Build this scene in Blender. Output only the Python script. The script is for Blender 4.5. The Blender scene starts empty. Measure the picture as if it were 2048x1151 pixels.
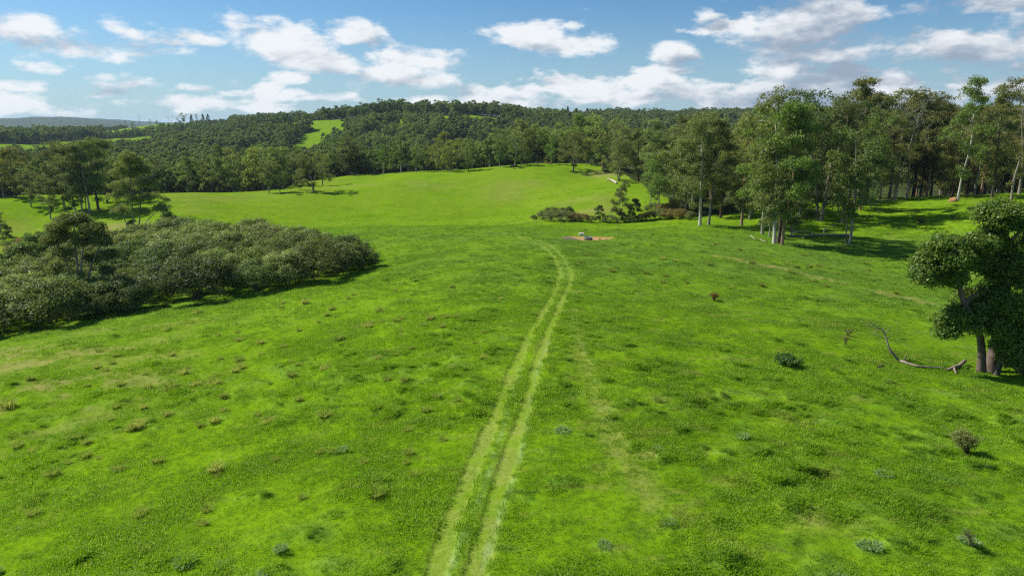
import bpy, math, random
import numpy as np
from mathutils import Vector

R = math.radians
rng = np.random.default_rng(7)
random.seed(7)
SC = bpy.context.scene
COL = SC.collection

# ------------------------------------------------------------------ camera
CAMZ = 15.0
PITCH = R(13.17)
FPX = 1400.0                      # focal length in pixels of the 2048 wide photograph
cam_d = bpy.data.cameras.new('camera')
cam_d.sensor_width = 36.0
cam_d.lens = 36.0 * FPX / 2048.0
cam_d.clip_start = 0.5
cam_d.clip_end = 60000.0
cam = bpy.data.objects.new('camera', cam_d)
COL.objects.link(cam)
cam.location = (0, 0, CAMZ)
cam.rotation_euler = (math.pi / 2 - PITCH, 0, 0)
SC.camera = cam

# ------------------------------------------------------------------ sun and exposure
SUN_AZ = R(-66.0)                 # measured from +Y towards +X
SUN_EL = R(44.0)
sun_dir = Vector((math.sin(SUN_AZ) * math.cos(SUN_EL), math.cos(SUN_AZ) * math.cos(SUN_EL), math.sin(SUN_EL)))
sun_d = bpy.data.lights.new('sun', 'SUN')
sun_d.energy = 4.8
sun_d.angle = R(0.55)
sun_d.color = (1.0, 0.955, 0.88)
sun = bpy.data.objects.new('sun', sun_d)
COL.objects.link(sun)
sun.rotation_euler = sun_dir.to_track_quat('Z', 'Y').to_euler()
sun.location = (0, 0, 300)
SC.view_settings.view_transform = 'Standard'
SC.view_settings.look = 'None'
SC.view_settings.gamma = 1.0
SC.view_settings.use_curve_mapping = False
SC.view_settings.exposure = 0.45
SC.cycles.use_denoising = False
SC.cycles.pixel_filter_type = 'BLACKMAN_HARRIS'
SC.cycles.filter_width = 1.25
SC.cycles.max_bounces = 6
SC.cycles.diffuse_bounces = 3
SC.cycles.transmission_bounces = 4
SC.cycles.volume_bounces = 0
SC.cycles.transparent_max_bounces = 4
SC.cycles.use_adaptive_sampling = True
SC.cycles.adaptive_threshold = 0.01
SC.cycles.sample_clamp_indirect = 4.0


# ------------------------------------------------------------------ node helper
class NT:
    def __init__(s, tree):
        s.t = tree; s.n = tree.nodes; s.l = tree.links
    def put(s, sock, v):
        if v is None: return
        if hasattr(v, 'is_output') or hasattr(v, 'links'):
            s.l.new(v, sock)
        else:
            sock.default_value = v
    def math(s, op, a, b=None, c=None, clamp=False):
        n = s.n.new('ShaderNodeMath'); n.operation = op; n.use_clamp = clamp
        s.put(n.inputs[0], a); s.put(n.inputs[1], b)
        if c is not None: s.put(n.inputs[2], c)
        return n.outputs[0]
    def vmath(s, op, a, b=None):
        n = s.n.new('ShaderNodeVectorMath'); n.operation = op
        s.put(n.inputs[0], a)
        if b is not None: s.put(n.inputs[1], b)
        return n.outputs[0]
    def noise(s, vec, scale, detail=4, rough=.55, dist=0.0, dims='3D'):
        n = s.n.new('ShaderNodeTexNoise'); n.noise_dimensions = dims
        s.put(n.inputs['Vector'], vec); n.inputs['Scale'].default_value = scale
        n.inputs['Detail'].default_value = detail; n.inputs['Roughness'].default_value = rough
        n.inputs['Distortion'].default_value = dist
        return n.outputs['Fac']
    def ramp(s, x, a, b, lo=0.0, hi=1.0, smooth=True):
        n = s.n.new('ShaderNodeMapRange')
        n.interpolation_type = 'SMOOTHSTEP' if smooth else 'LINEAR'
        s.put(n.inputs['Value'], x); s.put(n.inputs['From Min'], a); s.put(n.inputs['From Max'], b)
        s.put(n.inputs['To Min'], lo); s.put(n.inputs['To Max'], hi)
        return n.outputs['Result']
    def mix(s, f, a, b, mode='MIX'):
        n = s.n.new('ShaderNodeMix'); n.data_type = 'RGBA'; n.blend_type = mode
        s.put(n.inputs['Factor'], f)
        s.put(n.inputs['A'] if False else n.inputs[6], a); s.put(n.inputs[7], b)
        return n.outputs[2]
    def attr(s, name):
        n = s.n.new('ShaderNodeAttribute'); n.attribute_name = name
        return n.outputs['Fac']
    def combine(s, x, y, z):
        n = s.n.new('ShaderNodeCombineXYZ')
        s.put(n.inputs[0], x); s.put(n.inputs[1], y); s.put(n.inputs[2], z)
        return n.outputs[0]

def rgb(r, g, b): return (r, g, b, 1.0)

# ------------------------------------------------------------------ from the photograph's pixels to directions
CP, SP = math.cos(PITCH), math.sin(PITCH)
def pix_dir(px, py):
    X = (px - 1024.0) / FPX; Y = (575.5 - py) / FPX
    return np.array([X, CP + Y * SP, -SP + Y * CP])
def pix_azw(px, py):
    d = pix_dir(px, py)
    return math.atan2(d[0], d[1]), d[2] / math.hypot(d[0], d[1])

# ------------------------------------------------------------------ world: sky with cumulus
world = bpy.data.worlds.new('World'); SC.world = world
world.use_nodes = True
wn = NT(world.node_tree)
for n_ in list(wn.n): wn.n.remove(n_)
sky = wn.n.new('ShaderNodeTexSky'); sky.sky_type = 'NISHITA'; sky.sun_disc = False
sky.sun_elevation = SUN_EL; sky.sun_rotation = SUN_AZ % (2 * math.pi)
sky.altitude = 100; sky.air_density = 1.0; sky.dust_density = 0.55; sky.ozone_density = 2.6
tc = wn.n.new('ShaderNodeTexCoord'); dvec = tc.outputs['Generated']
sep = wn.n.new('ShaderNodeSeparateXYZ'); wn.l.new(dvec, sep.inputs[0])
sx, sy, sz = sep.outputs
az = wn.math('ARCTAN2', sx, sy)
rho = wn.math('SQRT', wn.math('ADD', wn.math('MULTIPLY', sx, sx), wn.math('MULTIPLY', sy, sy)))
el = wn.math('DIVIDE', sz, wn.math('MAXIMUM', rho, 0.02))

# big clouds of the day: (centre x, centre y, half width, half height, tilt, strength) read off the photograph, turned to directions
CL = [(20, 62, 110, 34, .18, 1), (150, 95, 110, 24, .30, 1), (275, 98, 80, 18, .12, .85), (262, 66, 36, 22, .3, .6), (45, 130, 52, 16, .18, .9),
      (20, 172, 60, 16, .05, .9), (175, 178, 40, 14, 0, .9), (245, 182, 62, 22, .1, 1), (375, 80, 60, 20, .12, .95), (480, 52, 38, 24, .4, .85),
      (560, 95, 100, 44, .25, 1), (650, 128, 90, 34, .2, 1), (770, 160, 130, 32, .06, 1), (720, 76, 76, 30, .05, 1), (840, 120, 100, 24, .1, 1), (905, 110, 70, 16, .25, .7),
      (460, 170, 24, 14, .1, .9), (395, 180, 34, 9, 0, .8), (545, 190, 60, 14, 0, .8), (925, 180, 46, 18, 0, .95), (1010, 186, 60, 16, 0, .9), (1075, 200, 50, 18, 0, .9),
      (1108, 76, 118, 38, .04, 1.15), (1200, 95, 50, 22, .1, .8), (1140, 158, 32, 14, .1, .85), (1345, 112, 52, 24, .1, .9), (1340, 140, 60, 18, 0, .85),
      (1417, 37, 32, 24, 0, .8), (1630, 42, 84, 52, .08, 1.3), (1680, 60, 50, 30, .2, .9), (1530, 100, 95, 36, .05, .85), (1600, 145, 110, 20, 0, .8),
      (1790, 100, 200, 40, .02, .95), (1960, 95, 140, 40, 0, .95), (1960, 5, 85, 20, 0, 1.0), (1880, 150, 160, 22, 0, .75), (1420, 190, 170, 24, 0, .85), (1640, 190, 200, 26, 0, .85), (1980, 190, 200, 26, 0, .85),
      (1250, 195, 90, 14, 0, .7), (620, 195, 90, 12, 0, .7), (300, 210, 130, 14, 0, .75), (70, 222, 150, 12, 0, .75), (880, 205, 200, 10, 0, .6), (470, 218, 90, 11, 0, .7),
      (2180, 60, 130, 50, .05, 1), (-160, 110, 130, 40, .05, 1), (-120, -80, 200, 40, .1, .9), (2300, -60, 160, 60, 0, 1)]
wob = wn.noise(wn.vmath('MULTIPLY', dvec, (1, 1, 1.6)), 9.0, 3, .55)
wob2 = wn.noise(wn.vmath('MULTIPLY', wn.vmath('ADD', dvec, (3.1, 1.7, .4)), (1, 1, 1.6)), 9.0, 3, .55)
azj = wn.math('ADD', az, wn.math('MULTIPLY', wn.math('SUBTRACT', wob, .5), .09))
elj = wn.math('ADD', el, wn.math('MULTIPLY', wn.math('SUBTRACT', wob2, .5), .030))
dens = None; shade = None
for (px, py, hx, hy, tilt, st) in CL:
    a0, e0 = pix_azw(px, py)
    ra = hx / FPX / math.cos(a0) ** 2 * math.cos(a0) * .98; re = hy / FPX
    dx = wn.math('DIVIDE', wn.math('SUBTRACT', azj, a0), ra)
    e1 = wn.math('ADD', wn.math('SUBTRACT', elj, e0), wn.math('MULTIPLY', dx, tilt * re))
    dy = wn.math('DIVIDE', e1, re)
    # flatter below than above
    dyb = wn.math('MAXIMUM', dy, wn.math('MULTIPLY', dy, -1.35))
    q = wn.math('ADD', wn.math('MULTIPLY', dx, dx), wn.math('MULTIPLY', dyb, dyb))
    f = wn.math('MULTIPLY', wn.math('SUBTRACT', 1.0, wn.math('MULTIPLY', q, .55)), st)
    # thicker, darker underneath
    sh = wn.math('MULTIPLY', wn.math('MAXIMUM', f, 0.0), wn.math('SUBTRACT', 0.15, wn.math('ADD', wn.math('MULTIPLY', dx, -.35), dy)))
    dens = f if dens is None else wn.math('MAXIMUM', dens, f)
    shade = sh if shade is None else wn.math('MAXIMUM', shade, sh)
nv = wn.vmath('MULTIPLY', dvec, (1, 1, 2.3))
n1 = wn.noise(nv, 13.0, 7, .56, .15)
n2 = wn.noise(nv, 44.0, 5, .6, .1)
nb = wn.noise(wn.vmath('MULTIPLY', dvec, (1, 1, 3.2)), 5.0, 6, .55)
# a thin scattering of small far cumulus everywhere, thicker to the horizon
band = wn.ramp(el, .15, .01, 0.0, .72)
gen = wn.math('ADD', wn.math('MULTIPLY', wn.math('SUBTRACT', nb, .605), 7.5), band)
gen = wn.math('MULTIPLY', gen, wn.ramp(el, .30, .16, .8, 1.0))
gen = wn.math('ADD', gen, wn.math('MULTIPLY', wn.ramp(az, .08, .34, 0.0, 1.0), wn.ramp(el, .17, .08, 0.0, .85)))
tot = wn.math('MAXIMUM', wn.math('SUBTRACT', dens, .30), gen)
tot = wn.math('ADD', tot, wn.math('ADD', wn.math('MULTIPLY', wn.math('SUBTRACT', n1, .52), 2.9), wn.math('MULTIPLY', wn.math('SUBTRACT', n2, .5), .8)))
alpha = wn.ramp(tot, -.02, .62)
alpha = wn.math('MULTIPLY', alpha, .97)
# light on the clouds: compare with the density a little towards the sun and up
n1s = wn.noise(wn.vmath('ADD', nv, (-.018, .005, .040)), 13.0, 5, .56, .15)
relief = wn.math('SUBTRACT', n1s, n1)
dark = wn.math('ADD', wn.math('MULTIPLY', shade, .62), wn.math('MULTIPLY', relief, 2.4))
dark = wn.math('ADD', dark, wn.ramp(az, .08, .40, 0.0, .46))
dark = wn.ramp(wn.math('ADD', dark, wn.math('MULTIPLY', wn.ramp(tot, .3, 1.6), .22)), .0, .95)
ccol = wn.mix(dark, rgb(6.7, 6.9, 7.1), rgb(2.45, 3.0, 3.8))
skyc = wn.mix(1.0, sky.outputs[0], rgb(0.40, .61, 0.77), 'MULTIPLY')
hz = wn.ramp(el, .17, -.02, 0, .55)
skyc = wn.mix(hz, skyc, rgb(3.5, 4.8, 5.8))
final = wn.mix(alpha, skyc, ccol)
bg = wn.n.new('ShaderNodeBackground'); wn.l.new(final, bg.inputs[0]); bg.inputs[1].default_value = 0.10
wo = wn.n.new('ShaderNodeOutputWorld'); wn.l.new(bg.outputs[0], wo.inputs[0])
world.cycles.sampling_method = 'MANUAL'; world.cycles.sample_map_resolution = 512

# ------------------------------------------------------------------ numpy noise
_perm = rng.permutation(65536)
def _h(ix, iy):
    return _perm[(_perm[ix & 65535] + iy) & 65535] / 65535.0
def vnoise(x, y):
    ix = np.floor(x).astype(np.int64); iy = np.floor(y).astype(np.int64)
    fx = x - ix; fy = y - iy
    fx = fx * fx * fx * (fx * (fx * 6 - 15) + 10); fy = fy * fy * fy * (fy * (fy * 6 - 15) + 10)
    a = _h(ix, iy); b = _h(ix + 1, iy); c = _h(ix, iy + 1); d = _h(ix + 1, iy + 1)
    return (a + (b - a) * fx) * (1 - fy) + (c + (d - c) * fx) * fy - .5
def fbm(x, y, sc, octv=4, seed=0):
    v = 0; amp = 1; s = 1.0 / sc
    for k in range(octv):
        v = v + amp * vnoise(x * s + seed * 17.3 + k * 5.1, y * s + seed * 9.7 + k * 3.3)
        amp *= .5; s *= 2.03
    return v

# ------------------------------------------------------------------ terrain: heights fitted through surveyed spots
near = [  # pixel x, pixel y, metres below the camera
    (-500, 1400, 14.6), (1024, 1500, 12.8), (2500, 1400, 13.0),
    (0, 1151, 14.5), (500, 1151, 13.6), (1024, 1151, 13.0), (1500, 1151, 12.9), (2048, 1151, 13.1),
    (-300, 900, 18.0), (0, 900, 16.6), (500, 900, 14.9), (1024, 900, 13.5), (1500, 900, 13.3), (2048, 900, 13.7), (2350, 900, 14.0),
    (-300, 740, 22.0), (0, 680, 20.0), (200, 650, 19.6), (400, 615, 19.1), (600, 580, 18.6), (760, 545, 18.1),
    (500, 700, 17.1), (800, 700, 15.1), (1080, 700, 14.2), (1400, 700, 14.2), (1700, 700, 14.7), (1980, 740, 15.2), (2300, 740, 15.4),
    (900, 560, 16.8), (1120, 560, 15.6), (1300, 560, 15.7), (1500, 560, 16.0),
    (1450, 520, 16.9), (1600, 552, 16.5), (1810, 600, 16.2), (1720, 532, 19.0), (1850, 570, 18.4), (1960, 560, 17.8),
    (1180, 475, 18.5), (1000, 465, 19.0), (1400, 450, 20.2), (1550, 487, 19.2), (1700, 488, 19.8), (1860, 490, 19.5), (2048, 470, 17.5),
    (600, 456, 22.9), (720, 453, 22.7), (860, 452, 22.3), (1000, 452, 21.6), (400, 468, 23.6), (350, 440, 24.5), (220, 470, 25.5), (60, 500, 27.0), (60, 450, 28.0), (-200, 470, 29.0),
    (1100, 444, 23.6), (1250, 440, 24.0), (1350, 436, 22.8), (1640, 440, 19.6), (1800, 410, 18.4), (1910, 400, 16.9), (2048, 387, 16.2), (2300, 370, 15.0), (1500, 440, 21.0), (2300, 480, 16.0),
]
farp = [  # pixel x, pixel y of the ground, distance
    (-250, 410, 220), (0, 425, 205), (60, 413, 212), (150, 420, 205), (230, 405, 215), (320, 390, 226), (400, 388, 230), (500, 389, 236), (600, 386, 236), (700, 378, 247), (760, 370, 253), (830, 361, 262), (900, 351, 270), (1000, 334, 283), (1100, 327, 292), (1200, 327, 300), (1250, 334, 290),
    (600, 459, 178), (740, 457, 178), (880, 456, 178), (990, 452, 178), (560, 440, 194), (740, 438, 197), (900, 437, 198), (1040, 436, 194), (700, 421, 212), (900, 420, 213), (1050, 418, 212), (900, 398, 230), (720, 400, 228), (1100, 380, 232), (1200, 398, 205), (900, 376, 248), (1180, 350, 266), (500, 412, 214),
    (1320, 400, 195), (1300, 350, 270),
    (600, 366, 290), (700, 351, 305), (800, 344, 314), (870, 342, 314), (560, 378, 290), (650, 371, 278), (740, 360, 288), (940, 341, 316),
    (0, 400, 300), (150, 395, 300), (300, 400, 300), (420, 400, 300),
    (0, 372, 420), (200, 375, 420), (420, 378, 400), (560, 385, 380), (750, 375, 400), (950, 368, 400), (1150, 375, 400), (1350, 410, 330), (1600, 420, 260), (1800, 430, 260), (2048, 425, 270), (2300, 420, 270),
    (1600, 408, 160), (1800, 399, 172), (2048, 384, 184),
    (0, 330, 600), (200, 335, 560), (450, 335, 560), (600, 338, 520), (750, 325, 530), (900, 315, 540), (1100, 330, 540), (1350, 340, 500), (1600, 345, 480), (2048, 345, 480),
    (600, 300, 640), (700, 290, 660), (900, 283, 650), (1100, 290, 680), (1300, 300, 700), (450, 300, 720), (250, 300, 760), (0, 292, 760), (1700, 300, 700), (2048, 300, 700),
    (560, 258, 860), (640, 246, 840), (760, 236, 820), (900, 234, 810), (1000, 236, 830), (1100, 250, 860), (1200, 262, 900), (1350, 262, 900), (1600, 262, 900), (2048, 258, 900),
    (450, 258, 1080), (350, 262, 1100), (200, 278, 1000), (110, 282, 950), (0, 276, 1000), (-250, 276, 1000), (160, 269, 1300), (300, 252, 1450), (420, 246, 1400), (0, 271, 1500), (160, 268, 1600),
    (580, 247, 1200), (760, 245, 1100), (1100, 244, 1300), (1200, 234, 1500), (1350, 233, 1500), (1600, 234, 1500), (1800, 232, 1500), (2048, 228, 1500), (2300, 228, 1500),
    (0, 262, 2300), (300, 260, 2300), (700, 262, 2300), (1200, 262, 2300), (2048, 262, 2300),
    (-300, 239, 6000), (-100, 238, 6000), (0, 236.5, 6000), (40, 237, 6000), (75, 233.5, 6000), (150, 235, 6000), (200, 239, 6000), (235, 244, 6000), (270, 251, 6000), (340, 253, 6000), (700, 254, 6000), (1300, 254, 6000), (2048, 254, 6000),
    (0, 256, 4200), (1000, 256, 4200), (2048, 256, 4200), (0, 251, 10000), (1000, 251, 10000), (2048, 251, 10000),
]
ctrl = []
for px, py, drop in near:
    a, w = pix_azw(px, py); ctrl.append((a, math.log(drop / -w), -drop))
for px, py, D in farp:
    d = pix_dir(px, py); s = D / d[1]
    ctrl.append((math.atan2(d[0], d[1]), math.log(math.hypot(d[0], d[1]) * s), d[2] * s))
for a in (-.9, -.4, 0, .4, .9):
    ctrl.append((a, math.log(16000), -12.0)); ctrl.append((a, math.log(7.0), -13.2))
for r_, z_ in ((40, -16), (100, -19), (250, -22), (500, -40), (1000, 0), (2500, -14), (6000, -20)):
    ctrl.append((.95, math.log(r_), z_)); ctrl.append((-.95, math.log(r_), z_ - (6 if r_ < 300 else 0)))
ctrl = np.array(ctrl)
KA = 2.0
def _tk(a1, v1, a2, v2):
    d2 = (KA * (a1 - a2)) ** 2 + (v1 - v2) ** 2 + 1e-4
    return d2 * np.log(d2) * .5
N_ = len(ctrl)
Kc = _tk(ctrl[:, None, 0], ctrl[:, None, 1], ctrl[None, :, 0], ctrl[None, :, 1]) + np.eye(N_) * .0006
Pc = np.c_[np.ones(N_), ctrl[:, :2]]
Ac = np.block([[Kc, Pc], [Pc.T, np.zeros((3, 3))]])
# fit the slope below the camera (height over distance to a power) so far and near spots weigh alike
wgt = np.exp(ctrl[:, 1]) ** .75
sol = np.linalg.solve(Ac, np.r_[ctrl[:, 2] / wgt, 0, 0, 0])
def base_height(a, lr):
    a = np.clip(a, -.92, .92); lr = np.clip(lr, math.log(7.0), math.log(16500))
    out = np.empty(a.size); af = a.ravel(); vf = lr.ravel()
    for i in range(0, af.size, 20000):
        k = _tk(af[i:i + 20000, None], vf[i:i + 20000, None], ctrl[None, :, 0], ctrl[None, :, 1])
        out[i:i + 20000] = k @ sol[:N_] + sol[N_] + sol[N_ + 1] * af[i:i + 20000] + sol[N_ + 2] * vf[i:i + 20000]
    return (out * np.exp(vf) ** .75).reshape(a.shape) + CAMZ

# polar sheet round the drone's spot: fine where the ground is near, coarse far away
A_F = R(47)
a_fine = np.linspace(-A_F, A_F, 500)
a_rest = np.linspace(A_F, 2 * math.pi - A_F, 62)[1:-1]
ang = np.r_[a_fine, a_rest]
lr1 = np.arange(math.log(7.5), math.log(130), .0085)
lr2 = np.arange(lr1[-1] + .013, math.log(1700), .015)
lr3 = np.linspace(lr2[-1] + .03, math.log(16000), 70)
lrs = np.r_[lr1, lr2, lr3]
NA, NR = len(ang), len(lrs)
# evaluate the smooth base on a coarse lattice, then refine
ac = np.linspace(-A_F, A_F, 126); lc = np.linspace(lrs[0], lrs[-1], 330)
BC = base_height(*np.meshgrid(ac, lc, indexing='ij'))
def _bil(G, a, lr, a0, da, l0, dl):
    u = np.clip((a - a0) / da, 0, G.shape[0] - 1.001); v = np.clip((lr - l0) / dl, 0, G.shape[1] - 1.001)
    i = u.astype(int); j = v.astype(int); fu = u - i; fv = v - j
    return (G[i, j] * (1 - fu) + G[i + 1, j] * fu) * (1 - fv) + (G[i, j + 1] * (1 - fu) + G[i + 1, j + 1] * fu) * fv
def _cr(p0, p1, p2, p3, t):
    return p1 + .5 * t * (p2 - p0 + t * (2 * p0 - 5 * p1 + 4 * p2 - p3 + t * (3 * (p1 - p2) + p3 - p0)))
def base_fast(a, lr):
    u = np.clip((a - ac[0]) / (ac[1] - ac[0]), 1, BC.shape[0] - 3.001); v = np.clip((lr - lc[0]) / (lc[1] - lc[0]), 1, BC.shape[1] - 3.001)
    i = u.astype(int); j = v.astype(int); fu = u - i; fv = v - j
    rows = [_cr(BC[i + k, j - 1], BC[i + k, j], BC[i + k, j + 1], BC[i + k, j + 2], fv) for k in (-1, 0, 1, 2)]
    return _cr(*rows, fu)
def relief_z(x, y):
    r = np.hypot(x, y)
    z = fbm(x, y, 9.0, 3, 1) * .16 * np.clip((r - 5) / 20, 0, 1)
    z += fbm(x, y, 1.7, 3, 2) * .11 * np.clip((260 - r) / 150, 0, 1)
    z += fbm(x, y, 60, 4, 3) * np.clip((r - 320) / 300, 0, 1) * 5.0
    z += fbm(x, y, 500, 6, 4) * np.clip((r - 2800) / 2500, 0, 1) * 26.0
    return z
def ground_z(x, y):
    x = np.atleast_1d(np.asarray(x, float)); y = np.atleast_1d(np.asarray(y, float))
    a = np.arctan2(x, y); lr = np.log(np.maximum(np.hypot(x, y), 7.5))
    return base_fast(a, lr) + relief_z(x, y)
def gz(x, y): return float(ground_z(x, y)[0])
def hit(px, py, dmin=12, dmax=2500):
    """where the line of sight through a pixel of the photograph meets the ground"""
    d = pix_dir(px, py); t = np.exp(np.linspace(math.log(dmin), math.log(dmax), 1800))
    x, y, z = d[0] * t, d[1] * t, CAMZ + d[2] * t
    below = z < ground_z(x, y)
    k = int(np.argmax(below)) if below.any() else len(t) - 1
    return float(x[k]), float(y[k])
def spot(px, D):
    d = pix_dir(px, 300); return float(d[0] / d[1] * D), float(D)

# ------------------------------------------------------------------ mesh helper
class Geo:
    def __init__(s): s.v = []; s.q = []; s.t = []; s.qm = []; s.tm = []; s.n = 0
    def add(s, v, quads=None, tris=None, mat=0):
        v = np.asarray(v, float).reshape(-1, 3)
        if quads is not None and len(quads):
            q = np.asarray(quads, np.int64) + s.n; s.q.append(q); s.qm.append(np.full(len(q), mat, np.int32))
        if tris is not None and len(tris):
            t = np.asarray(tris, np.int64) + s.n; s.t.append(t); s.tm.append(np.full(len(t), mat, np.int32))
        s.v.append(v); s.n += len(v)
    def tube(s, pts, rads, sides=6, mat=0, cap=True):
        pts = np.asarray(pts, float); rads = np.asarray(rads, float); n = len(pts)
        if n < 2: return
        tg = np.gradient(pts, axis=0); tg /= np.linalg.norm(tg, axis=1)[:, None] + 1e-9
        m = np.abs(tg.mean(0)); ref = np.eye(3)[int(np.argmin(m))]
        u = np.cross(tg, ref); u /= np.linalg.norm(u, axis=1)[:, None] + 1e-9
        w = np.cross(tg, u)
        th = np.linspace(0, 2 * math.pi, sides, endpoint=False)
        ring = (u[:, None] * np.cos(th)[None, :, None] + w[:, None] * np.sin(th)[None, :, None]) * rads[:, None, None] + pts[:, None]
        i, j = np.meshgrid(np.arange(n - 1), np.arange(sides), indexing='ij')
        a = (i * sides + j).ravel(); b = (i * sides + (j + 1) % sides).ravel()
        v = ring.reshape(-1, 3); tris = None
        if cap:
            v = np.r_[v, pts[-1:] + tg[-1:] * rads[-1] * .5]; k = (n - 1) * sides; jj = np.arange(sides)
            tris = np.c_[k + jj, np.full(sides, n * sides), k + (jj + 1) % sides]
        s.add(v, np.c_[a, a + sides, b + sides, b], tris, mat)
    def mesh(s, name, mats, smooth=False):
        me = bpy.data.meshes.new(name)
        v = np.concatenate(s.v).astype(np.float32)
        q = np.concatenate(s.q) if s.q else np.zeros((0, 4), int); t = np.concatenate(s.t) if s.t else np.zeros((0, 3), int)
        me.vertices.add(len(v)); me.vertices.foreach_set('co', v.ravel())
        li = np.r_[q.ravel(), t.ravel()].astype(np.int32)
        me.loops.add(len(li)); me.loops.foreach_set('vertex_index', li)
        st = np.r_[np.arange(len(q)) * 4, len(q) * 4 + np.arange(len(t)) * 3].astype(np.int32)
        me.polygons.add(len(st)); me.polygons.foreach_set('loop_start', st)
        mi = np.r_[np.concatenate(s.qm) if s.qm else [], np.concatenate(s.tm) if s.tm else []].astype(np.int32)
        for m in (mats if isinstance(mats, (list, tuple)) else [mats]): me.materials.append(m)
        me.polygons.foreach_set('material_index', mi)
        me.polygons.foreach_set('use_smooth', np.full(len(st), smooth))
        me.update(calc_edges=True)
        return me

def link(name, me, parent=None, loc=None, color=None):
    o = bpy.data.objects.new(name, me)
    if parent is not None: o.parent = parent
    if loc is not None: o.location = loc
    if color is not None: o.color = (*color, 1)
    COL.objects.link(o); return o
def tag(o, label, cat, group=None):
    o['label'] = label; o['category'] = cat
    if group: o['group'] = group
    return o

# ------------------------------------------------------------------ materials
def new_mat(name):
    m = bpy.data.materials.new(name); m.use_nodes = True
    for n in list(m.node_tree.nodes): m.node_tree.nodes.remove(n)
    return m, NT(m.node_tree)
def out(nt, sh):
    o = nt.n.new('ShaderNodeOutputMaterial'); nt.l.new(sh, o.inputs[0])
def leaf_shader(nt, col, trans=.3, gloss=.08, rough=.45, tcol=None):
    if tcol is None: tcol = nt.mix(1.0, col, rgb(1.45, 1.45, .95), 'MULTIPLY')
    d = nt.n.new('ShaderNodeBsdfDiffuse'); nt.put(d.inputs[0], col)
    t = nt.n.new('ShaderNodeBsdfTranslucent'); nt.put(t.inputs[0], tcol if tcol is not None else col)
    m = nt.n.new('ShaderNodeMixShader'); m.inputs[0].default_value = trans
    nt.l.new(d.outputs[0], m.inputs[1]); nt.l.new(t.outputs[0], m.inputs[2])
    if gloss <= 0: return m.outputs[0]
    g = nt.n.new('ShaderNodeBsdfGlossy'); g.inputs['Roughness'].default_value = rough
    g.inputs[0].default_value = (1, 1, 1, 1)
    m2 = nt.n.new('ShaderNodeMixShader'); m2.inputs[0].default_value = gloss
    nt.l.new(m.outputs[0], m2.inputs[1]); nt.l.new(g.outputs[0], m2.inputs[2])
    return m2.outputs[0]

def foliage_mat(name, c1, c2, trans=.25, gloss=.06, rough=.4, c3=None, p3=.12, nscale=.5):
    m, nt = new_mat(name)
    geo = nt.n.new('ShaderNodeNewGeometry'); oi = nt.n.new('ShaderNodeObjectInfo')
    r = geo.outputs['Random Per Island']
    n = nt.noise(geo.outputs['Position'], nscale, 3)
    f = nt.math('ADD', nt.math('MULTIPLY', r, .55), nt.ramp(n, .35, .65, 0, .45))
    col = nt.mix(f, c1, c2)
    if c3 is not None:
        col = nt.mix(nt.math('GREATER_THAN', nt.math('FRACT', nt.math('MULTIPLY', r, 17.3)), 1 - p3), col, c3)
    col = nt.mix(1.0, col, oi.outputs['Color'], 'MULTIPLY')
    v = nt.ramp(oi.outputs['Random'], 0, 1, .78, 1.2, False)
    hs = nt.n.new('ShaderNodeHueSaturation'); nt.l.new(col, hs.inputs['Color']); nt.put(hs.inputs['Value'], v)
    nt.put(hs.inputs['Hue'], nt.ramp(nt.math('FRACT', nt.math('MULTIPLY', oi.outputs['Random'], 7.7)), 0, 1, .495, .515, False))
    out(nt, leaf_shader(nt, hs.outputs[0], trans, gloss, rough))
    return m

def bark_mat(name, c1, c2, scale=3.0, rough=.85):
    m, nt = new_mat(name)
    tcn = nt.n.new('ShaderNodeTexCoord'); oi = nt.n.new('ShaderNodeObjectInfo')
    vec = nt.vmath('MULTIPLY', tcn.outputs['Object'], (1, 1, .25))
    n = nt.noise(vec, scale, 5, .65); n2 = nt.noise(vec, scale * 5, 3, .6)
    col = nt.mix(nt.ramp(n, .38, .62), c1, c2)
    col = nt.mix(nt.ramp(n2, .5, .75, 0, .6), col, rgb(c1[0] * .45, c1[1] * .45, c1[2] * .42))
    col = nt.mix(1.0, col, oi.outputs['Color'], 'MULTIPLY')
    p = nt.n.new('ShaderNodeBsdfPrincipled'); nt.l.new(col, p.inputs['Base Color'])
    p.inputs['Roughness'].default_value = rough; p.inputs['Specular IOR Level'].default_value = .25
    b = nt.n.new('ShaderNodeBump'); b.inputs['Strength'].default_value = .6; b.inputs['Distance'].default_value = .04
    nt.l.new(n2, b.inputs['Height']); nt.l.new(b.outputs[0], p.inputs['Normal'])
    out(nt, p.outputs[0]); return m

def plain_mat(name, col, rough=.8, nscale=4, var=.35, metal=0.0):
    m, nt = new_mat(name)
    tcn = nt.n.new('ShaderNodeTexCoord')
    n = nt.noise(tcn.outputs['Object'], nscale, 5, .6)
    c = nt.mix(nt.ramp(n, .3, .7), col, rgb(col[0] * (1 - var), col[1] * (1 - var), col[2] * (1 - var)))
    p = nt.n.new('ShaderNodeBsdfPrincipled'); nt.l.new(c, p.inputs['Base Color']); p.inputs['Roughness'].default_value = rough
    p.inputs['Metallic'].default_value = metal
    b = nt.n.new('ShaderNodeBump'); b.inputs['Strength'].default_value = .4; b.inputs['Distance'].default_value = .03
    nt.l.new(n, b.inputs['Height']); nt.l.new(b.outputs[0], p.inputs['Normal'])
    out(nt, p.outputs[0]); return m

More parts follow.
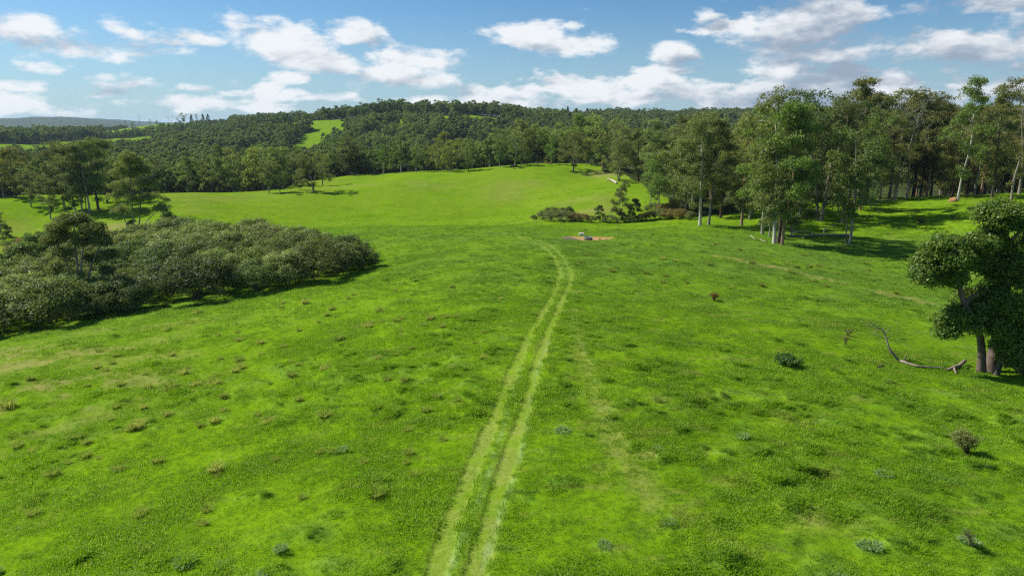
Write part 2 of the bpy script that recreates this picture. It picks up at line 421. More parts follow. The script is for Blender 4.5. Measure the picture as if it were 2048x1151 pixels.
# pasture colours, the same for the sheet and for the blades standing on it
def pasture_colour(nt, pos, a=None):
    sp_ = nt.n.new('ShaderNodeVectorMath'); sp_.operation = 'LENGTH'; nt.l.new(nt.vmath('MULTIPLY', pos, (1, 1, 0)), sp_.inputs[0]); dist = sp_.outputs['Value']
    A = a if a else {}
    g = lambda k: A.get(k)
    big = nt.noise(pos, .035, 3, .5); mid = nt.noise(pos, .16, 4, .6); fine = nt.noise(pos, 1.1, 4, .62)
    tiny = nt.noise(pos, 5.5, 3, .65)
    col = nt.mix(nt.ramp(mid, .34, .66), rgb(.112, .215, .005), rgb(.164, .280, .008))
    col = nt.mix(nt.ramp(fine, .48, .70, 0, .55), col, rgb(.078, .200, .005))
    col = nt.mix(nt.ramp(nt.noise(nt.vmath('ADD', pos, (31, 7, 3)), .45, 4, .62), .56, .72, 0, .42), col, rgb(.100, .215, .034))
    col = nt.mix(nt.ramp(big, .52, .70, 0, .40), col, rgb(.195, .305, .010))
    col = nt.mix(nt.ramp(tiny, .55, .8, 0, .38), col, rgb(.250, .345, .025))
    wa = nt.noise(nt.vmath('ADD', nt.vmath('MULTIPLY', pos, (.6, 1, 1)), (5, 17, 2)), .75, 5, .68)
    col = nt.mix(nt.ramp(wa, .52, .66, 0, .55), col, rgb(.205, .230, .045))
    wb = nt.noise(nt.vmath('ADD', nt.vmath('MULTIPLY', pos, (.6, 1, 1)), (55, 3, 9)), 1.3, 4, .62)
    col = nt.mix(nt.ramp(wb, .52, .64, 0, .48), col, rgb(.064, .140, .012))
    hn = nt.ramp(nt.noise(nt.vmath('ADD', pos, (9, 90, 0)), .06, 4, .6), .38, .60)
    hollow = nt.math('MULTIPLY', nt.ramp(dist, 48, 85), nt.ramp(dist, 165, 115))
    col = nt.mix(nt.math('MULTIPLY', hollow, nt.ramp(hn, 0, 1, .25, .60)), col, rgb(.098, .182, .030))
    knoll = nt.ramp(dist, 140, 235)
    col = nt.mix(nt.math('MULTIPLY', knoll, nt.ramp(hn, 0, 1, .10, .50)), col, rgb(.165, .246, .016))
    sx3 = nt.n.new('ShaderNodeSeparateXYZ'); nt.l.new(pos, sx3.inputs[0])
    lf = nt.math('MULTIPLY', nt.ramp(sx3.outputs[0], 8, -10), nt.ramp(dist, 110, 60))
    col = nt.mix(nt.math('MULTIPLY', lf, nt.ramp(mid, .3, .7, .30, .60)), col, rgb(.172, .300, .007))
    t2 = nt.noise(pos, 26.0, 3, .7)
    col = nt.mix(nt.ramp(t2, .42, .30, 0, .5), col, rgb(.045, .120, .003))
    return col

# ------------------------------------------------------------------ marks on the ground, each at its surveyed spot
def seg_dist(x, y, line):
    """distance to a polyline"""
    d = np.full(x.shape, 1e9)
    for (x0, y0), (x1, y1) in zip(line[:-1], line[1:]):
        dx, dy = x1 - x0, y1 - y0; L = dx * dx + dy * dy + 1e-9
        t = np.clip(((x - x0) * dx + (y - y0) * dy) / L, 0, 1)
        d = np.minimum(d, np.hypot(x - x0 - t * dx, y - y0 - t * dy))
    return d
def smooth_line(pts, n=6):
    p = np.array([hit(*q) for q in pts]); p = np.r_[[2 * p[0] - p[1]], p, [2 * p[-1] - p[-2]]]; o = []
    for i in range(1, len(p) - 2):
        for t in np.linspace(0, 1, n, endpoint=False): o.append(_cr(p[i - 1], p[i], p[i + 1], p[i + 2], t))
    o.append(p[-2]); return [tuple(q) for q in o]
WL = smooth_line([(850, 1240), (872, 1142), (920, 995), (977, 862), (1013, 773), (1031, 729), (1073, 646), (1105, 592), (1119, 551), (1105, 511), (1073, 487), (1030, 474), (985, 467), (930, 462)])
WR = smooth_line([(915, 1240), (953, 1142), (993, 995), (1035, 862), (1063, 775), (1075, 729), (1106, 642), (1134, 578), (1141, 551), (1127, 516), (1105, 495), (1075, 481), (1030, 471), (985, 464), (930, 459)])
PL1 = smooth_line([(890, 1170), (898, 1142), (951, 1017), (995, 893), (1026, 786), (1044, 730)])
PL2 = smooth_line([(955, 1170), (973, 1111), (1004, 1017), (1042, 906), (1062, 800), (1078, 730), (1100, 680)])
DRY = smooth_line([(1440, 512), (1530, 530), (1620, 551), (1720, 574), (1810, 597), (1850, 606)])
OLD = smooth_line([(1310, 1010), (1240, 900), (1195, 800), (1160, 700), (1150, 620)])
RUT = smooth_line([(1560, 1120), (1700, 1045), (1880, 955), (2048, 905), (2200, 870)])
RUT2 = smooth_line([(1500, 990), (1640, 960), (1800, 925), (2048, 830)])
def blob(x, y, px, py, rx, ry, hard=False, sh=0.0):
    cx, cy = hit(px, py); e = ((x - cx + (y - cy) * sh) / rx) ** 2 + ((y - cy) / ry) ** 2
    return np.exp(-e * 1.2)
STRAW = [(60, 720, 7, 6, .9), (180, 690, 9, 3, .9), (300, 650, 9, 2.5, .6), (60, 800, 5, 6, .7), (20, 880, 5, 6, .6), (170, 800, 5, 4, .6), (250, 760, 6, 3, .45), (350, 710, 6, 2.5, .4),
         (90, 480, 10, 12, .9), (170, 465, 12, 8, .8), (30, 455, 14, 8, .6), (230, 450, 10, 6, .5),
         (1165, 405, 12, 10, .5), (1190, 420, 10, 6, .7), (1110, 438, 10, 4, .8), (1000, 395, 9, 8, .4), (1215, 350, 8, 10, .8), (1190, 345, 6, 5, .7),
         (700, 372, 22, 6, .75), (640, 365, 16, 6, .6), (560, 385, 14, 8, .3), (430, 395, 20, 12, .45), (340, 420, 10, 12, .4), (890, 372, 20, 8, .3), (1040, 372, 14, 8, .35),
         (1297, 913, .45, .35, 1.3), (1157, 583, .8, .6, 1.0), (1318, 800, .5, .5, .8), (1760, 480, 6, 5, .3), (1900, 560, 7, 4, .4), (2000, 470, 8, 5, .3), (1620, 1040, 1.2, .8, .5), (1010, 905, .8, 1.4, .3)]

def marks(x, y):
    r = np.hypot(x, y); m = {}
    near_ = (r < 150)
    def part(line, w, soft, edge=.12):
        o = np.zeros(x.shape); xx, yy = x[near_], y[near_]
        d = seg_dist(xx, yy, line) + fbm(xx, yy, .7, 3, 11) * edge
        o[near_] = np.clip((w + soft - d) / soft, 0, 1); return o
    br = np.clip(.60 + fbm(x, y, .9, 5, 12) * .9, .25, .9)
    m['track'] = np.maximum(part(WL, .30, .26), part(WR, .33, .26)) * br * np.clip(1.15 - r / 210, 0, 1)
    m['wheel'] = np.maximum(part(WL, .30, .12), part(WR, .30, .12))
    m['pale'] = np.clip(part(PL1, .04, .16, .08) * .9 + part(PL2, .04, .16, .08) * .8, 0, 1) * np.clip(.6 + fbm(x, y, .8, 3, 13) * 1.5, 0, 1)
    m['rut'] = np.clip(part(RUT, .05, .3, .3) * .8 + part(RUT2, .05, .25, .3) * .5, 0, 1) * np.clip(.5 + fbm(x, y, 1.2, 3, 14) * 2, 0, 1)
    s = part(DRY, .6, .9, .8) * 2.2 * np.clip(.7 + fbm(x, y, 2, 3, 15) * 1.6, 0, 1) + part(OLD, .15, .7, .5) * .5
    nn = np.clip(.75 + fbm(x, y, 3.2, 5, 16) * 2.6, 0, 1.3)
    nn2 = np.where(r > 150, np.clip(.7 + fbm(x, y, 11, 4, 17) * 1.5, 0, 1.2), nn)
    for px, py, rx, ry, st in STRAW:
        s = s + blob(x, y, px, py, rx, ry) * st * (nn2 if rx > 2 else 1.0)
    m['straw'] = np.clip(s, 0, 1)
    cx, cy = hit(1168, 477)
    ex = (x - cx) / 4.8; ey = (y - cy) / 4.6
    d = 1 - np.sqrt(ex * ex + ey * ey) + fbm(x, y, 2.2, 4, 18) * .45
    m['dirt'] = np.clip(d * 6, 0, 1)
    m['mud'] = np.clip((cx - .6 - x) / 1.4 + fbm(x, y, 1.3, 3, 19), 0, 1) * m['dirt']
    return m

# hummocks: tufts of ranker grass that stand up from the sward
hum = []
_rg = np.random.default_rng(21)
while len(hum) < 2300:
    a = _rg.uniform(-.8, .8); r = math.exp(_rg.uniform(math.log(14), math.log(125)))
    if _rg.random() > (r / 60) ** .6 + .25: continue
    x, y = r * math.sin(a), r * math.cos(a)
    dens_ = .55 + vnoise(np.array([x / 14.0]), np.array([y / 14.0]))[0] * 1.4 + (.15 if x > -12 else -.12)
    if _rg.random() > dens_: continue
    s_ = _rg.uniform(.16, .5) * (1.0 + (r > 40) * .35)
    if x > 3 and r < 32 and _rg.random() < .5: continue
    hum.append((x, y, s_ * _rg.uniform(.9, 1.9), s_, _rg.uniform(.06, .18), _rg.uniform(-.6, .6), _rg.random()))
hum = [h for h in hum if min(seg_dist(np.array([h[0]]), np.array([h[1]]), WL[::3])[0], seg_dist(np.array([h[0]]), np.array([h[1]]), WR[::3])[0]) > .6]

AA, LL = np.meshgrid(ang, lrs, indexing='ij')
GX = np.sin(AA) * np.exp(LL); GY = np.cos(AA) * np.exp(LL)
AW = np.where(AA > math.pi, AA - 2 * math.pi, AA)
GZ = base_fast(AW.ravel(), LL.ravel()).reshape(AA.shape) + relief_z(GX.ravel(), GY.ravel()).reshape(AA.shape)
TUFT = np.zeros(AA.shape); BLUE = np.zeros(AA.shape)
da_ = a_fine[1] - a_fine[0]
for (x, y, sx_, sy_, h, rot, c) in hum:
    r = math.hypot(x, y); a = math.atan2(x, y); w = 2.4 * sx_
    i0 = max(0, int((a - w / r + A_F) / da_)); i1 = min(len(a_fine), int((a + w / r + A_F) / da_) + 2)
    j0, j1 = np.searchsorted(lrs, [math.log(max(r - w, 8)), math.log(r + w)])
    X = GX[i0:i1, j0:j1 + 1] - x; Y = GY[i0:i1, j0:j1 + 1] - y
    u = X * math.cos(rot) + Y * math.sin(rot); v = -X * math.sin(rot) + Y * math.cos(rot)
    k = np.exp(-((u / sx_) ** 2 + (v / sy_) ** 2))
    GZ[i0:i1, j0:j1 + 1] += h * k
    TUFT[i0:i1, j0:j1 + 1] = np.maximum(TUFT[i0:i1, j0:j1 + 1], k)
    if c > .55: BLUE[i0:i1, j0:j1 + 1] = np.maximum(BLUE[i0:i1, j0:j1 + 1], k)
MK = marks(GX, GY)
GZ -= MK['wheel'] * .09 + MK['dirt'] * .08 + MK['rut'] * .07

# wood floor: where trees stand thick
def px_of(x, y): return 1024 + FPX * x / np.maximum(y, 1) * 1.03   # rough pixel column of a far spot
_bpx = [-900, -50, 60, 100, 320, 555, 575, 900, 1000, 1130, 1250, 1300, 1400, 1500, 1600, 1800, 2048, 2300, 2900]
_bD = [235, 235, 250, 262, 262, 262, 316, 325, 312, 308, 262, 212, 172, 168, 166, 182, 194, 196, 200]
CLEAR = [  # clearings and paddocks: pixel column, distance, half width, half depth
    (668, 775, 22, 85), (645, 695, 22, 50), (715, 808, 34, 26), (575, 560, 24, 75), (150, 800, 85, 210), (115, 760, 60, 110), (165, 1290, 110, 260), (345, 1330, 110, 260), (420, 1340, 95, 200), (290, 1400, 120, 160),
    (610, 1000, 50, 160), (600, 830, 36, 60), (860, 800, 110, 48), (770, 790, 90, 32), (920, 600, 36, 75), (950, 790, 50, 50), (1195, 1460, 150, 150), (1320, 1400, 70, 140), (1860, 1430, 140, 150), (740, 655, 20, 40), (505, 640, 18, 40), (1740, 1430, 100, 120)]
def wooded(x, y):
    p = px_of(x, y); D = y
    ok = (D > np.interp(p, _bpx, _bD) + fbm(x, y, 22, 3, 31) * 14)
    ok &= ~((p > 250) & (p < 440) & (D > 1230)) & ~((p > 1110) & (p < 1330) & (D > 1380))
    for c, d0, w, h in CLEAR:
        cx, _ = spot(c, d0)
        e = ((x - cx) / w) ** 2 + ((D - d0) / h) ** 2 + fbm(x, y, 40, 4, 32) * 1.0
        ok &= ~(e < 1)
    return ok
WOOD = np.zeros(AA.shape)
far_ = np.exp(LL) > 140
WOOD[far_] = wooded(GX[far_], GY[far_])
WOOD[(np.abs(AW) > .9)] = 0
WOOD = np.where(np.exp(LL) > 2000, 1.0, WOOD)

# ------------------------------------------------------------------ ground material
gm, nt = new_mat('pasture')
geo = nt.n.new('ShaderNodeNewGeometry'); pos = geo.outputs['Position']
col = pasture_colour(nt, pos)
col = nt.mix(nt.math('MULTIPLY', nt.attr('tuft'), .35), col, rgb(.085, .190, .012))
col = nt.mix(nt.math('MULTIPLY', nt.attr('blue'), .38), col, rgb(.125, .220, .055))
fine = nt.noise(pos, 7.0, 4, .7)
straw = nt.mix(nt.ramp(fine, .35, .65), rgb(.30, .245, .105), rgb(.21, .205, .050))
col = nt.mix(nt.math('MULTIPLY', nt.attr('straw'), .72), col, straw)
trk = nt.mix(nt.ramp(fine, .38, .62), rgb(.30, .31, .085), rgb(.15, .225, .025))
col = nt.mix(nt.math('MULTIPLY', nt.attr('track'), .74), col, trk)
col = nt.mix(nt.math('MULTIPLY', nt.attr('pale'), .34), col, rgb(.33, .42, .24))
col = nt.mix(nt.math('MULTIPLY', nt.attr('rut'), .65), col, rgb(.045, .085, .012))
dirtc = nt.mix(nt.attr('mud'), nt.mix(nt.ramp(fine, .3, .7), rgb(.46, .27, .13), rgb(.36, .21, .10)), rgb(.135, .115, .095))
col = nt.mix(nt.attr('dirt'), col, dirtc)
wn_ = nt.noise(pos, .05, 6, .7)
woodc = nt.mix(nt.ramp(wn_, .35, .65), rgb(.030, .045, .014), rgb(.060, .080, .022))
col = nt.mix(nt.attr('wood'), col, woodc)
pr = nt.n.new('ShaderNodeBsdfPrincipled'); nt.l.new(col, pr.inputs['Base Color'])
pr.inputs['Roughness'].default_value = .9; pr.inputs['Specular IOR Level'].default_value = .0
b1 = nt.n.new('ShaderNodeBump'); b1.inputs['Strength'].default_value = .75; b1.inputs['Distance'].default_value = .09
hh = nt.math('ADD', nt.noise(pos, 2.2, 5, .65), nt.math('MULTIPLY', nt.noise(pos, 11.0, 4, .7), .55))
nt.l.new(hh, b1.inputs['Height'])
b2 = nt.n.new('ShaderNodeBump'); b2.inputs['Strength'].default_value = .7; b2.inputs['Distance'].default_value = 9.0
nt.l.new(nt.math('MULTIPLY', nt.noise(pos, .03, 6, .7), nt.attr('wood')), b2.inputs['Height']); nt.l.new(b1.outputs[0], b2.inputs['Normal'])
nt.l.new(b2.outputs[0], pr.inputs['Normal']); out(nt, pr.outputs[0])

# ------------------------------------------------------------------ split the one sheet into field, wheel track, bare earth and hills
VV = np.stack([GX, GY, GZ], -1).reshape(-1, 3)
i, j = np.meshgrid(np.arange(NA), np.arange(NR - 1), indexing='ij')
i2 = (i + 1) % NA
FQ = np.stack([i * NR + j, i * NR + j + 1, i2 * NR + j + 1, i2 * NR + j], -1).reshape(-1, 4)[:, ::-1]
cen = (0.0, 0.0, float(GZ[:, 0].mean()))
ATT = {'tuft': TUFT, 'blue': BLUE, 'straw': MK['straw'], 'track': MK['track'], 'pale': MK['pale'], 'rut': MK['rut'], 'dirt': MK['dirt'], 'mud': MK['mud'], 'wood': WOOD}
fv = lambda A: A.ravel()[FQ].mean(1)
cls = np.zeros(len(FQ), int)
rr = np.exp(LL).ravel()[FQ].mean(1)
cls[rr > 330] = 3; cls[rr > 3200] = 4
cls[fv(MK['wheel']) > .45] = 1
cls[fv(MK['dirt']) > .5] = 2
def sheet(name, faces, extra=None):
    used, inv = np.unique(faces, return_inverse=True); inv = inv.reshape(faces.shape)
    g = Geo(); v = VV[used]; tris = None
    if extra is not None:
        ring = np.arange(NA) * NR; idx = np.searchsorted(used, ring)
        v = np.r_[v, [cen]]; tris = np.c_[idx, np.full(NA, len(v) - 1), np.roll(idx, -1)][:, ::-1]
    g.add(v, inv, tris); me = g.mesh(name, gm, True)
    for k, A in ATT.items():
        at = me.attributes.new(k, 'FLOAT', 'POINT'); d = A.ravel()[used].astype(np.float32)
        if extra is not None: d = np.r_[d, np.float32(0)]
        at.data.foreach_set('value', d)
    o = link(name, me); o['kind'] = 'structure'; return o
sheet('pasture', FQ[cls == 0], True)
sheet('wheel_track', FQ[cls == 1])
sheet('bare_earth', FQ[cls == 2])
sheet('hills', FQ[cls == 3])
sheet('distant_plain', FQ[cls == 4])
def grid_z(x, y):
    """height of the finished sheet itself"""
    x = np.atleast_1d(np.asarray(x, float)); y = np.atleast_1d(np.asarray(y, float))
    a = np.arctan2(x, y); lr = np.log(np.hypot(x, y))
    u = np.clip((a + A_F) / da_, 0, len(a_fine) - 1.001); i = u.astype(int); fu = u - i
    j = np.clip(np.searchsorted(lrs, lr) - 1, 0, NR - 2); fw = np.clip((lr - lrs[j]) / (lrs[j + 1] - lrs[j]), 0, 1)
    return (GZ[i, j] * (1 - fu) + GZ[i + 1, j] * fu) * (1 - fw) + (GZ[i, j + 1] * (1 - fu) + GZ[i + 1, j + 1] * fu) * fw
def gzz(x, y): return float(grid_z(x, y)[0])
def top_height(x, y, pt):
    """height of something that stands at (x, y) and reaches pixel row pt"""
    d = pix_dir(1024 + FPX * x / y * .97, pt)
    return CAMZ + d[2] / d[1] * y - gzz(x, y)

# ------------------------------------------------------------------ instanced scatter through geometry nodes
def scatter(name, protos, P, rot, scl, idx):
    src = bpy.data.collections.new(name + '_sources')
    for o in protos:
        for c in list(o.users_collection): c.objects.unlink(o)
        src.objects.link(o)
    me = bpy.data.meshes.new(name); n = len(P)
    me.vertices.add(n); me.vertices.foreach_set('co', np.asarray(P, np.float32).ravel())
    for k, ty, dat, fld in (('rot', 'FLOAT_VECTOR', rot, 'vector'), ('scl', 'FLOAT_VECTOR', scl, 'vector'), ('idx', 'INT', idx, 'value')):
        at = me.attributes.new(k, ty, 'POINT'); at.data.foreach_set(fld, np.asarray(dat, np.int32 if ty == 'INT' else np.float32).ravel())
    ob = link(name, me)
    ng = bpy.data.node_groups.new(name, 'GeometryNodeTree')
    ng.interface.new_socket('Geometry', in_out='INPUT', socket_type='NodeSocketGeometry')
    ng.interface.new_socket('Geometry', in_out='OUTPUT', socket_type='NodeSocketGeometry')
    N = ng.nodes.new; L = ng.links.new
    gi = N('NodeGroupInput'); go = N('NodeGroupOutput'); ip = N('GeometryNodeInstanceOnPoints')
    ci = N('GeometryNodeCollectionInfo'); ci.inputs['Collection'].default_value = src
    ci.inputs['Separate Children'].default_value = True; ci.inputs['Reset Children'].default_value = True
    def na(k, ty):
        a = N('GeometryNodeInputNamedAttribute'); a.data_type = ty; a.inputs['Name'].default_value = k; return a.outputs['Attribute']
    mp = N('GeometryNodeMeshToPoints')
    L(gi.outputs[0], ip.inputs['Points']); L(ci.outputs[0], ip.inputs['Instance']); ip.inputs['Pick Instance'].default_value = True
    L(na('idx', 'INT'), ip.inputs['Instance Index'])
    er = N('FunctionNodeEulerToRotation'); L(na('rot', 'FLOAT_VECTOR'), er.inputs[0]); L(er.outputs[0], ip.inputs['Rotation'])
    L(na('scl', 'FLOAT_VECTOR'), ip.inputs['Scale']); L(ip.outputs[0], go.inputs[0])
    ng.nodes.remove(mp)
    md = ob.modifiers.new('scatter', 'NODES'); md.node_group = ng
    return ob

# ------------------------------------------------------------------ grass
def blades(g, n, rad, h, w, lean, rg, mat=0, curve=.35, dirx=None, segs=2):
    th = rg.uniform(0, 2 * math.pi, n); rd = rad * np.sqrt(rg.random(n)); x = rd * np.cos(th); y = rd * np.sin(th)
    hh = h * rg.uniform(.55, 1.15, n); ww = w * rg.uniform(.7, 1.3, n); fa = rg.uniform(0, 2 * math.pi, n)
    lx = np.cos(th) * lean * rd / rad + rg.normal(0, .25, n); ly = np.sin(th) * lean * rd / rad + rg.normal(0, .25, n)
    if dirx is not None: lx += dirx[0]; ly += dirx[1]
    cx, sx2 = np.cos(fa) * ww, np.sin(fa) * ww
    b0 = np.stack([x - cx, y - sx2, np.full(n, -.03)], -1); b1 = np.stack([x + cx, y + sx2, np.full(n, -.03)], -1)
    mx = x + lx * hh * .35; my = y + ly * hh * .35; mz = hh * .6
    m0 = np.stack([mx - cx * .8, my - sx2 * .8, mz], -1); m1 = np.stack([mx + cx * .8, my + sx2 * .8, mz], -1)
    tz = hh * (1 - curve * np.clip(np.hypot(lx, ly), 0, 1)); tp = np.stack([x + lx * hh, y + ly * hh, tz], -1)
    v = np.stack([b0, b1, m1, m0, tp], 1).reshape(-1, 3); k = np.arange(n) * 5
    g.add(v, np.stack([k, k + 1, k + 2, k + 3], -1), np.stack([k + 3, k + 2, k + 4], -1), mat)

gr_m, nt = new_mat('grass_blades')
geo = nt.n.new('ShaderNodeNewGeometry'); oi = nt.n.new('ShaderNodeObjectInfo')
c = pasture_colour(nt, geo.outputs['Position'])
c = nt.mix(1.0, c, oi.outputs['Color'], 'MULTIPLY')
ri = geo.outputs['Random Per Island']
c = nt.mix(nt.math('MULTIPLY', nt.math('GREATER_THAN', ri, .88), .7), c, rgb(.30, .33, .08))
hs = nt.n.new('ShaderNodeHueSaturation'); nt.l.new(c, hs.inputs['Color']); nt.put(hs.inputs['Value'], nt.ramp(ri, 0, 1, 1.0, 1.62, False))
out(nt, leaf_shader(nt, hs.outputs[0], .38, .012, .5))

rg = np.random.default_rng(3)
gp = []
for k in range(4):
    g = Geo(); blades(g, 26, .25, .10, .010, .8, rg, dirx=(.15, -.1)); gp.append(link('grass_source', g.mesh('grass_clump', gr_m), color=(1, 1, 1)))
for k in range(2):
    g = Geo(); blades(g, 60, .26, .26, .011, 1.0, rg, dirx=(.2, -.1)); gp.append(link('grass_source', g.mesh('rank_grass', gr_m), color=(1.05, .98, 2.2)))
bandz = [(13, 32, 50), (32, 62, 26), (62, 100, 9), (100, 150, 3.6), (150, 235, 1.1)]
Ps = []; Sc = []; Ix = []
for r0, r1, dn in bandz:
    n = int(.82 * (r1 * r1 - r0 * r0) * dn)
    r = np.sqrt(rg.uniform(r0 * r0, r1 * r1, n)); a = rg.uniform(-.80, .80, n)
    Ps.append(np.c_[r * np.sin(a), r * np.cos(a)]); Sc.append(rg.uniform(.6, 1.25, n) * (1 + (r0 > 30) * .12 + (r0 > 60) * .35 + (r0 > 90) * .2 + (r0 > 140) * .3)); Ix.append(rg.integers(0, 4, n))
Ps = np.concatenate(Ps); Sc = np.concatenate(Sc); Ix = np.concatenate(Ix)
# ranker grass on the hummocks
hp = np.array([(h[0] + rg.normal() * h[2] * .5, h[1] + rg.normal() * h[3] * .5, h[4], h[6]) for h in hum for _ in range(7)])
Ps = np.r_[Ps, hp[:, :2]]; Sc = np.r_[Sc, rg.uniform(.55, 1.0, len(hp)) * (0.6 + hp[:, 2] * 3)]; Ix = np.r_[Ix, np.where(hp[:, 3] > .55, rg.integers(4, 6, len(hp)), rg.integers(0, 4, len(hp)))]
mk = marks(Ps[:, 0], Ps[:, 1])
keep = (mk['dirt'] < .3) & ~wooded(Ps[:, 0], Ps[:, 1]) & (rg.random(len(Ps)) < np.interp(np.hypot(Ps[:, 0], Ps[:, 1]), [0, 90, 150, 235], [1, 1, .8, .15])) & (rg.random(len(Ps)) > mk['wheel'] * .86) & (rg.random(len(Ps)) > mk['straw'] * .75) & (rg.random(len(Ps)) > mk['rut'] * .8)
Sc = Sc * (1 - .55 * mk['wheel']) * (.75 + np.clip(fbm(Ps[:, 0], Ps[:, 1], 2.4, 3, 41), -.4, .6) * .9)
Ps, Sc, Ix = Ps[keep], Sc[keep], Ix[keep]
n = len(Ps)
go_ = scatter('grass', gp, np.c_[Ps, grid_z(Ps[:, 0], Ps[:, 1])], np.c_[rg.normal(0, .12, n), rg.normal(0, .12, n), rg.uniform(-.9, .9, n)], np.repeat(Sc[:, None], 3, 1), Ix)
go_['kind'] = 'stuff'; tag(go_, 'short bright green pasture grass covering the open slope', 'grass')

# ------------------------------------------------------------------ trees
LEAF = foliage_mat('gum_leaves', rgb(.095, .125, .024), rgb(.215, .240, .068), .44, .018, .5, rgb(.24, .27, .12), .10)
LEAF_D = foliage_mat('thicket_leaves', rgb(.100, .124, .024), rgb(.235, .255, .075), .40, .02, .5, rgb(.27, .30, .18), .14)
LEAF_B = foliage_mat('broad_leaves', rgb(.062, .115, .012), rgb(.165, .225, .034), .36, .018, .45, rgb(.20, .26, .06), .13)
LEAF_F = foliage_mat('far_leaves', rgb(.090, .140, .026), rgb(.215, .265, .070), .40, .01, .5, None, 0, .08)
BARK = bark_mat('pale_bark', rgb(.46, .43, .37), rgb(.25, .22, .18), 1.4)
BARK_D = bark_mat('dark_bark', rgb(.16, .12, .09), rgb(.085, .065, .05), 2.5)
DEADW = bark_mat('dead_wood', rgb(.40, .36, .31), rgb(.24, .20, .165), 5.0)

def poly(pts, step=.6, wob=0.0, rg=None):
    pts = np.asarray(pts, float); o = [pts[0]]
    P = np.r_[[2 * pts[0] - pts[1]], pts, [2 * pts[-1] - pts[-2]]]
    for i in range(1, len(P) - 2):
        m = max(1, int(np.linalg.norm(P[i + 1] - P[i]) / step))
        for k in range(1, m + 1): o.append(_cr(P[i - 1], P[i], P[i + 1], P[i + 2], k / m))
    o = np.array(o)
    if wob and rg is not None:
        n = rg.normal(0, wob, (len(o), 3)); n[:, 2] *= .2; n[0] = 0
        o[1:] += np.cumsum(n[1:], 0) * .35
    return o

class Tree:
    def __init__(s, rg, step=.6): s.rg = rg; s.P = []; s.par = []; s.r = []; s.chain = []; s.tips = []; s.step = step; s.nt = 0
    def trunk(s, pts, r0, r1, wob=.04, attach=None):
        p = poly(pts, s.step, wob, s.rg); n = len(p); rad = r0 + (r1 - r0) * np.linspace(0, 1, n) ** .8
        ids = []; pr = -1
        if attach is not None:
            pr = attach; 
        for k in range(n):
            if k == 0: rad[0] *= 1.35
            elif k == 1: rad[1] *= 1.1
            s.P.append(p[k]); s.par.append(pr); s.r.append(rad[k]); pr = len(s.P) - 1; ids.append(pr)
        s.chain.append(ids); s.nt = len(s.P); return ids
    def grow(s, targets, zmin=0.0, upw=.9, ang=.45, sag=.0, tipr=.014):
        """lead a branch to every target, nearest first, from the node that gives the most natural fork"""
        T = np.asarray(targets, float); P0 = np.array(s.P)
        dt = np.sqrt(((T[:, None] - P0[None]) ** 2).sum(-1)).min(1); order = np.argsort(dt)
        P = np.zeros((len(s.P) + len(T) * 14, 3)); P[:len(s.P)] = P0; n = len(s.P)
        tr = np.array(s.r + [0] * (len(P) - n))
        for k in order:
            t = T[k]; d = np.sqrt(((P[:n] - t) ** 2).sum(1)); h = np.hypot(P[:n, 0] - t[0], P[:n, 1] - t[1])
            c = d + upw * np.maximum(0, P[:n, 2] - (t[2] - ang * h)) + 50 * (P[:n, 2] < zmin)
            a = int(np.argmin(c)); L = d[a]
            if L < .35: s.tips.append((t, a)); continue
            pd = P[a] - P[s.par[a]] if s.par[a] >= 0 else np.array([0, 0, 1.0]); pd = pd / (np.linalg.norm(pd) + 1e-6)
            m = int(np.clip(L / (s.step * 1.3), 2, 12)); ctrl_ = P[a] * .55 + t * .45 + pd * L * .22 + np.array([0, 0, L * (.12 - sag)]); ids = [a]; pr = a
            for q in range(1, m + 1):
                u = q / m; p = (1 - u) ** 2 * P[a] + 2 * u * (1 - u) * ctrl_ + u * u * t
                if q < m: p = p + s.rg.normal(0, .05 * L / m ** .5, 3)
                P[n] = p; s.P.append(p); s.par.append(pr); s.r.append(0); pr = n; ids.append(n); n += 1
            s.chain.append(ids); s.tips.append((t, pr))
        cnt = np.zeros(n)
        for t, a in s.tips: cnt[a] += 1
        for i in range(n - 1, -1, -1):
            if s.par[i] >= 0: cnt[s.par[i]] += cnt[i]
        for i in range(n):
            pr_ = tipr * max(cnt[i], .6) ** .46
            s.r[i] = max(s.r[i], pr_) if i < s.nt else pr_
    def wood(s, g, sides=7, mat=0, minr=0.0):
        for ids in s.chain:
            p = np.array([s.P[i] for i in ids]); r = np.array([s.r[i] for i in ids])
            if len(ids) > 1 and s.par[ids[0]] is not None and ids[0] < ids[1] - 1: r[0] = min(r[0], r[1] * 1.25)
            if r.max() < minr: continue
            sd = sides if r.max() > .09 else (5 if r.max() > .035 else 3)
            g.tube(p, r, sd, mat)

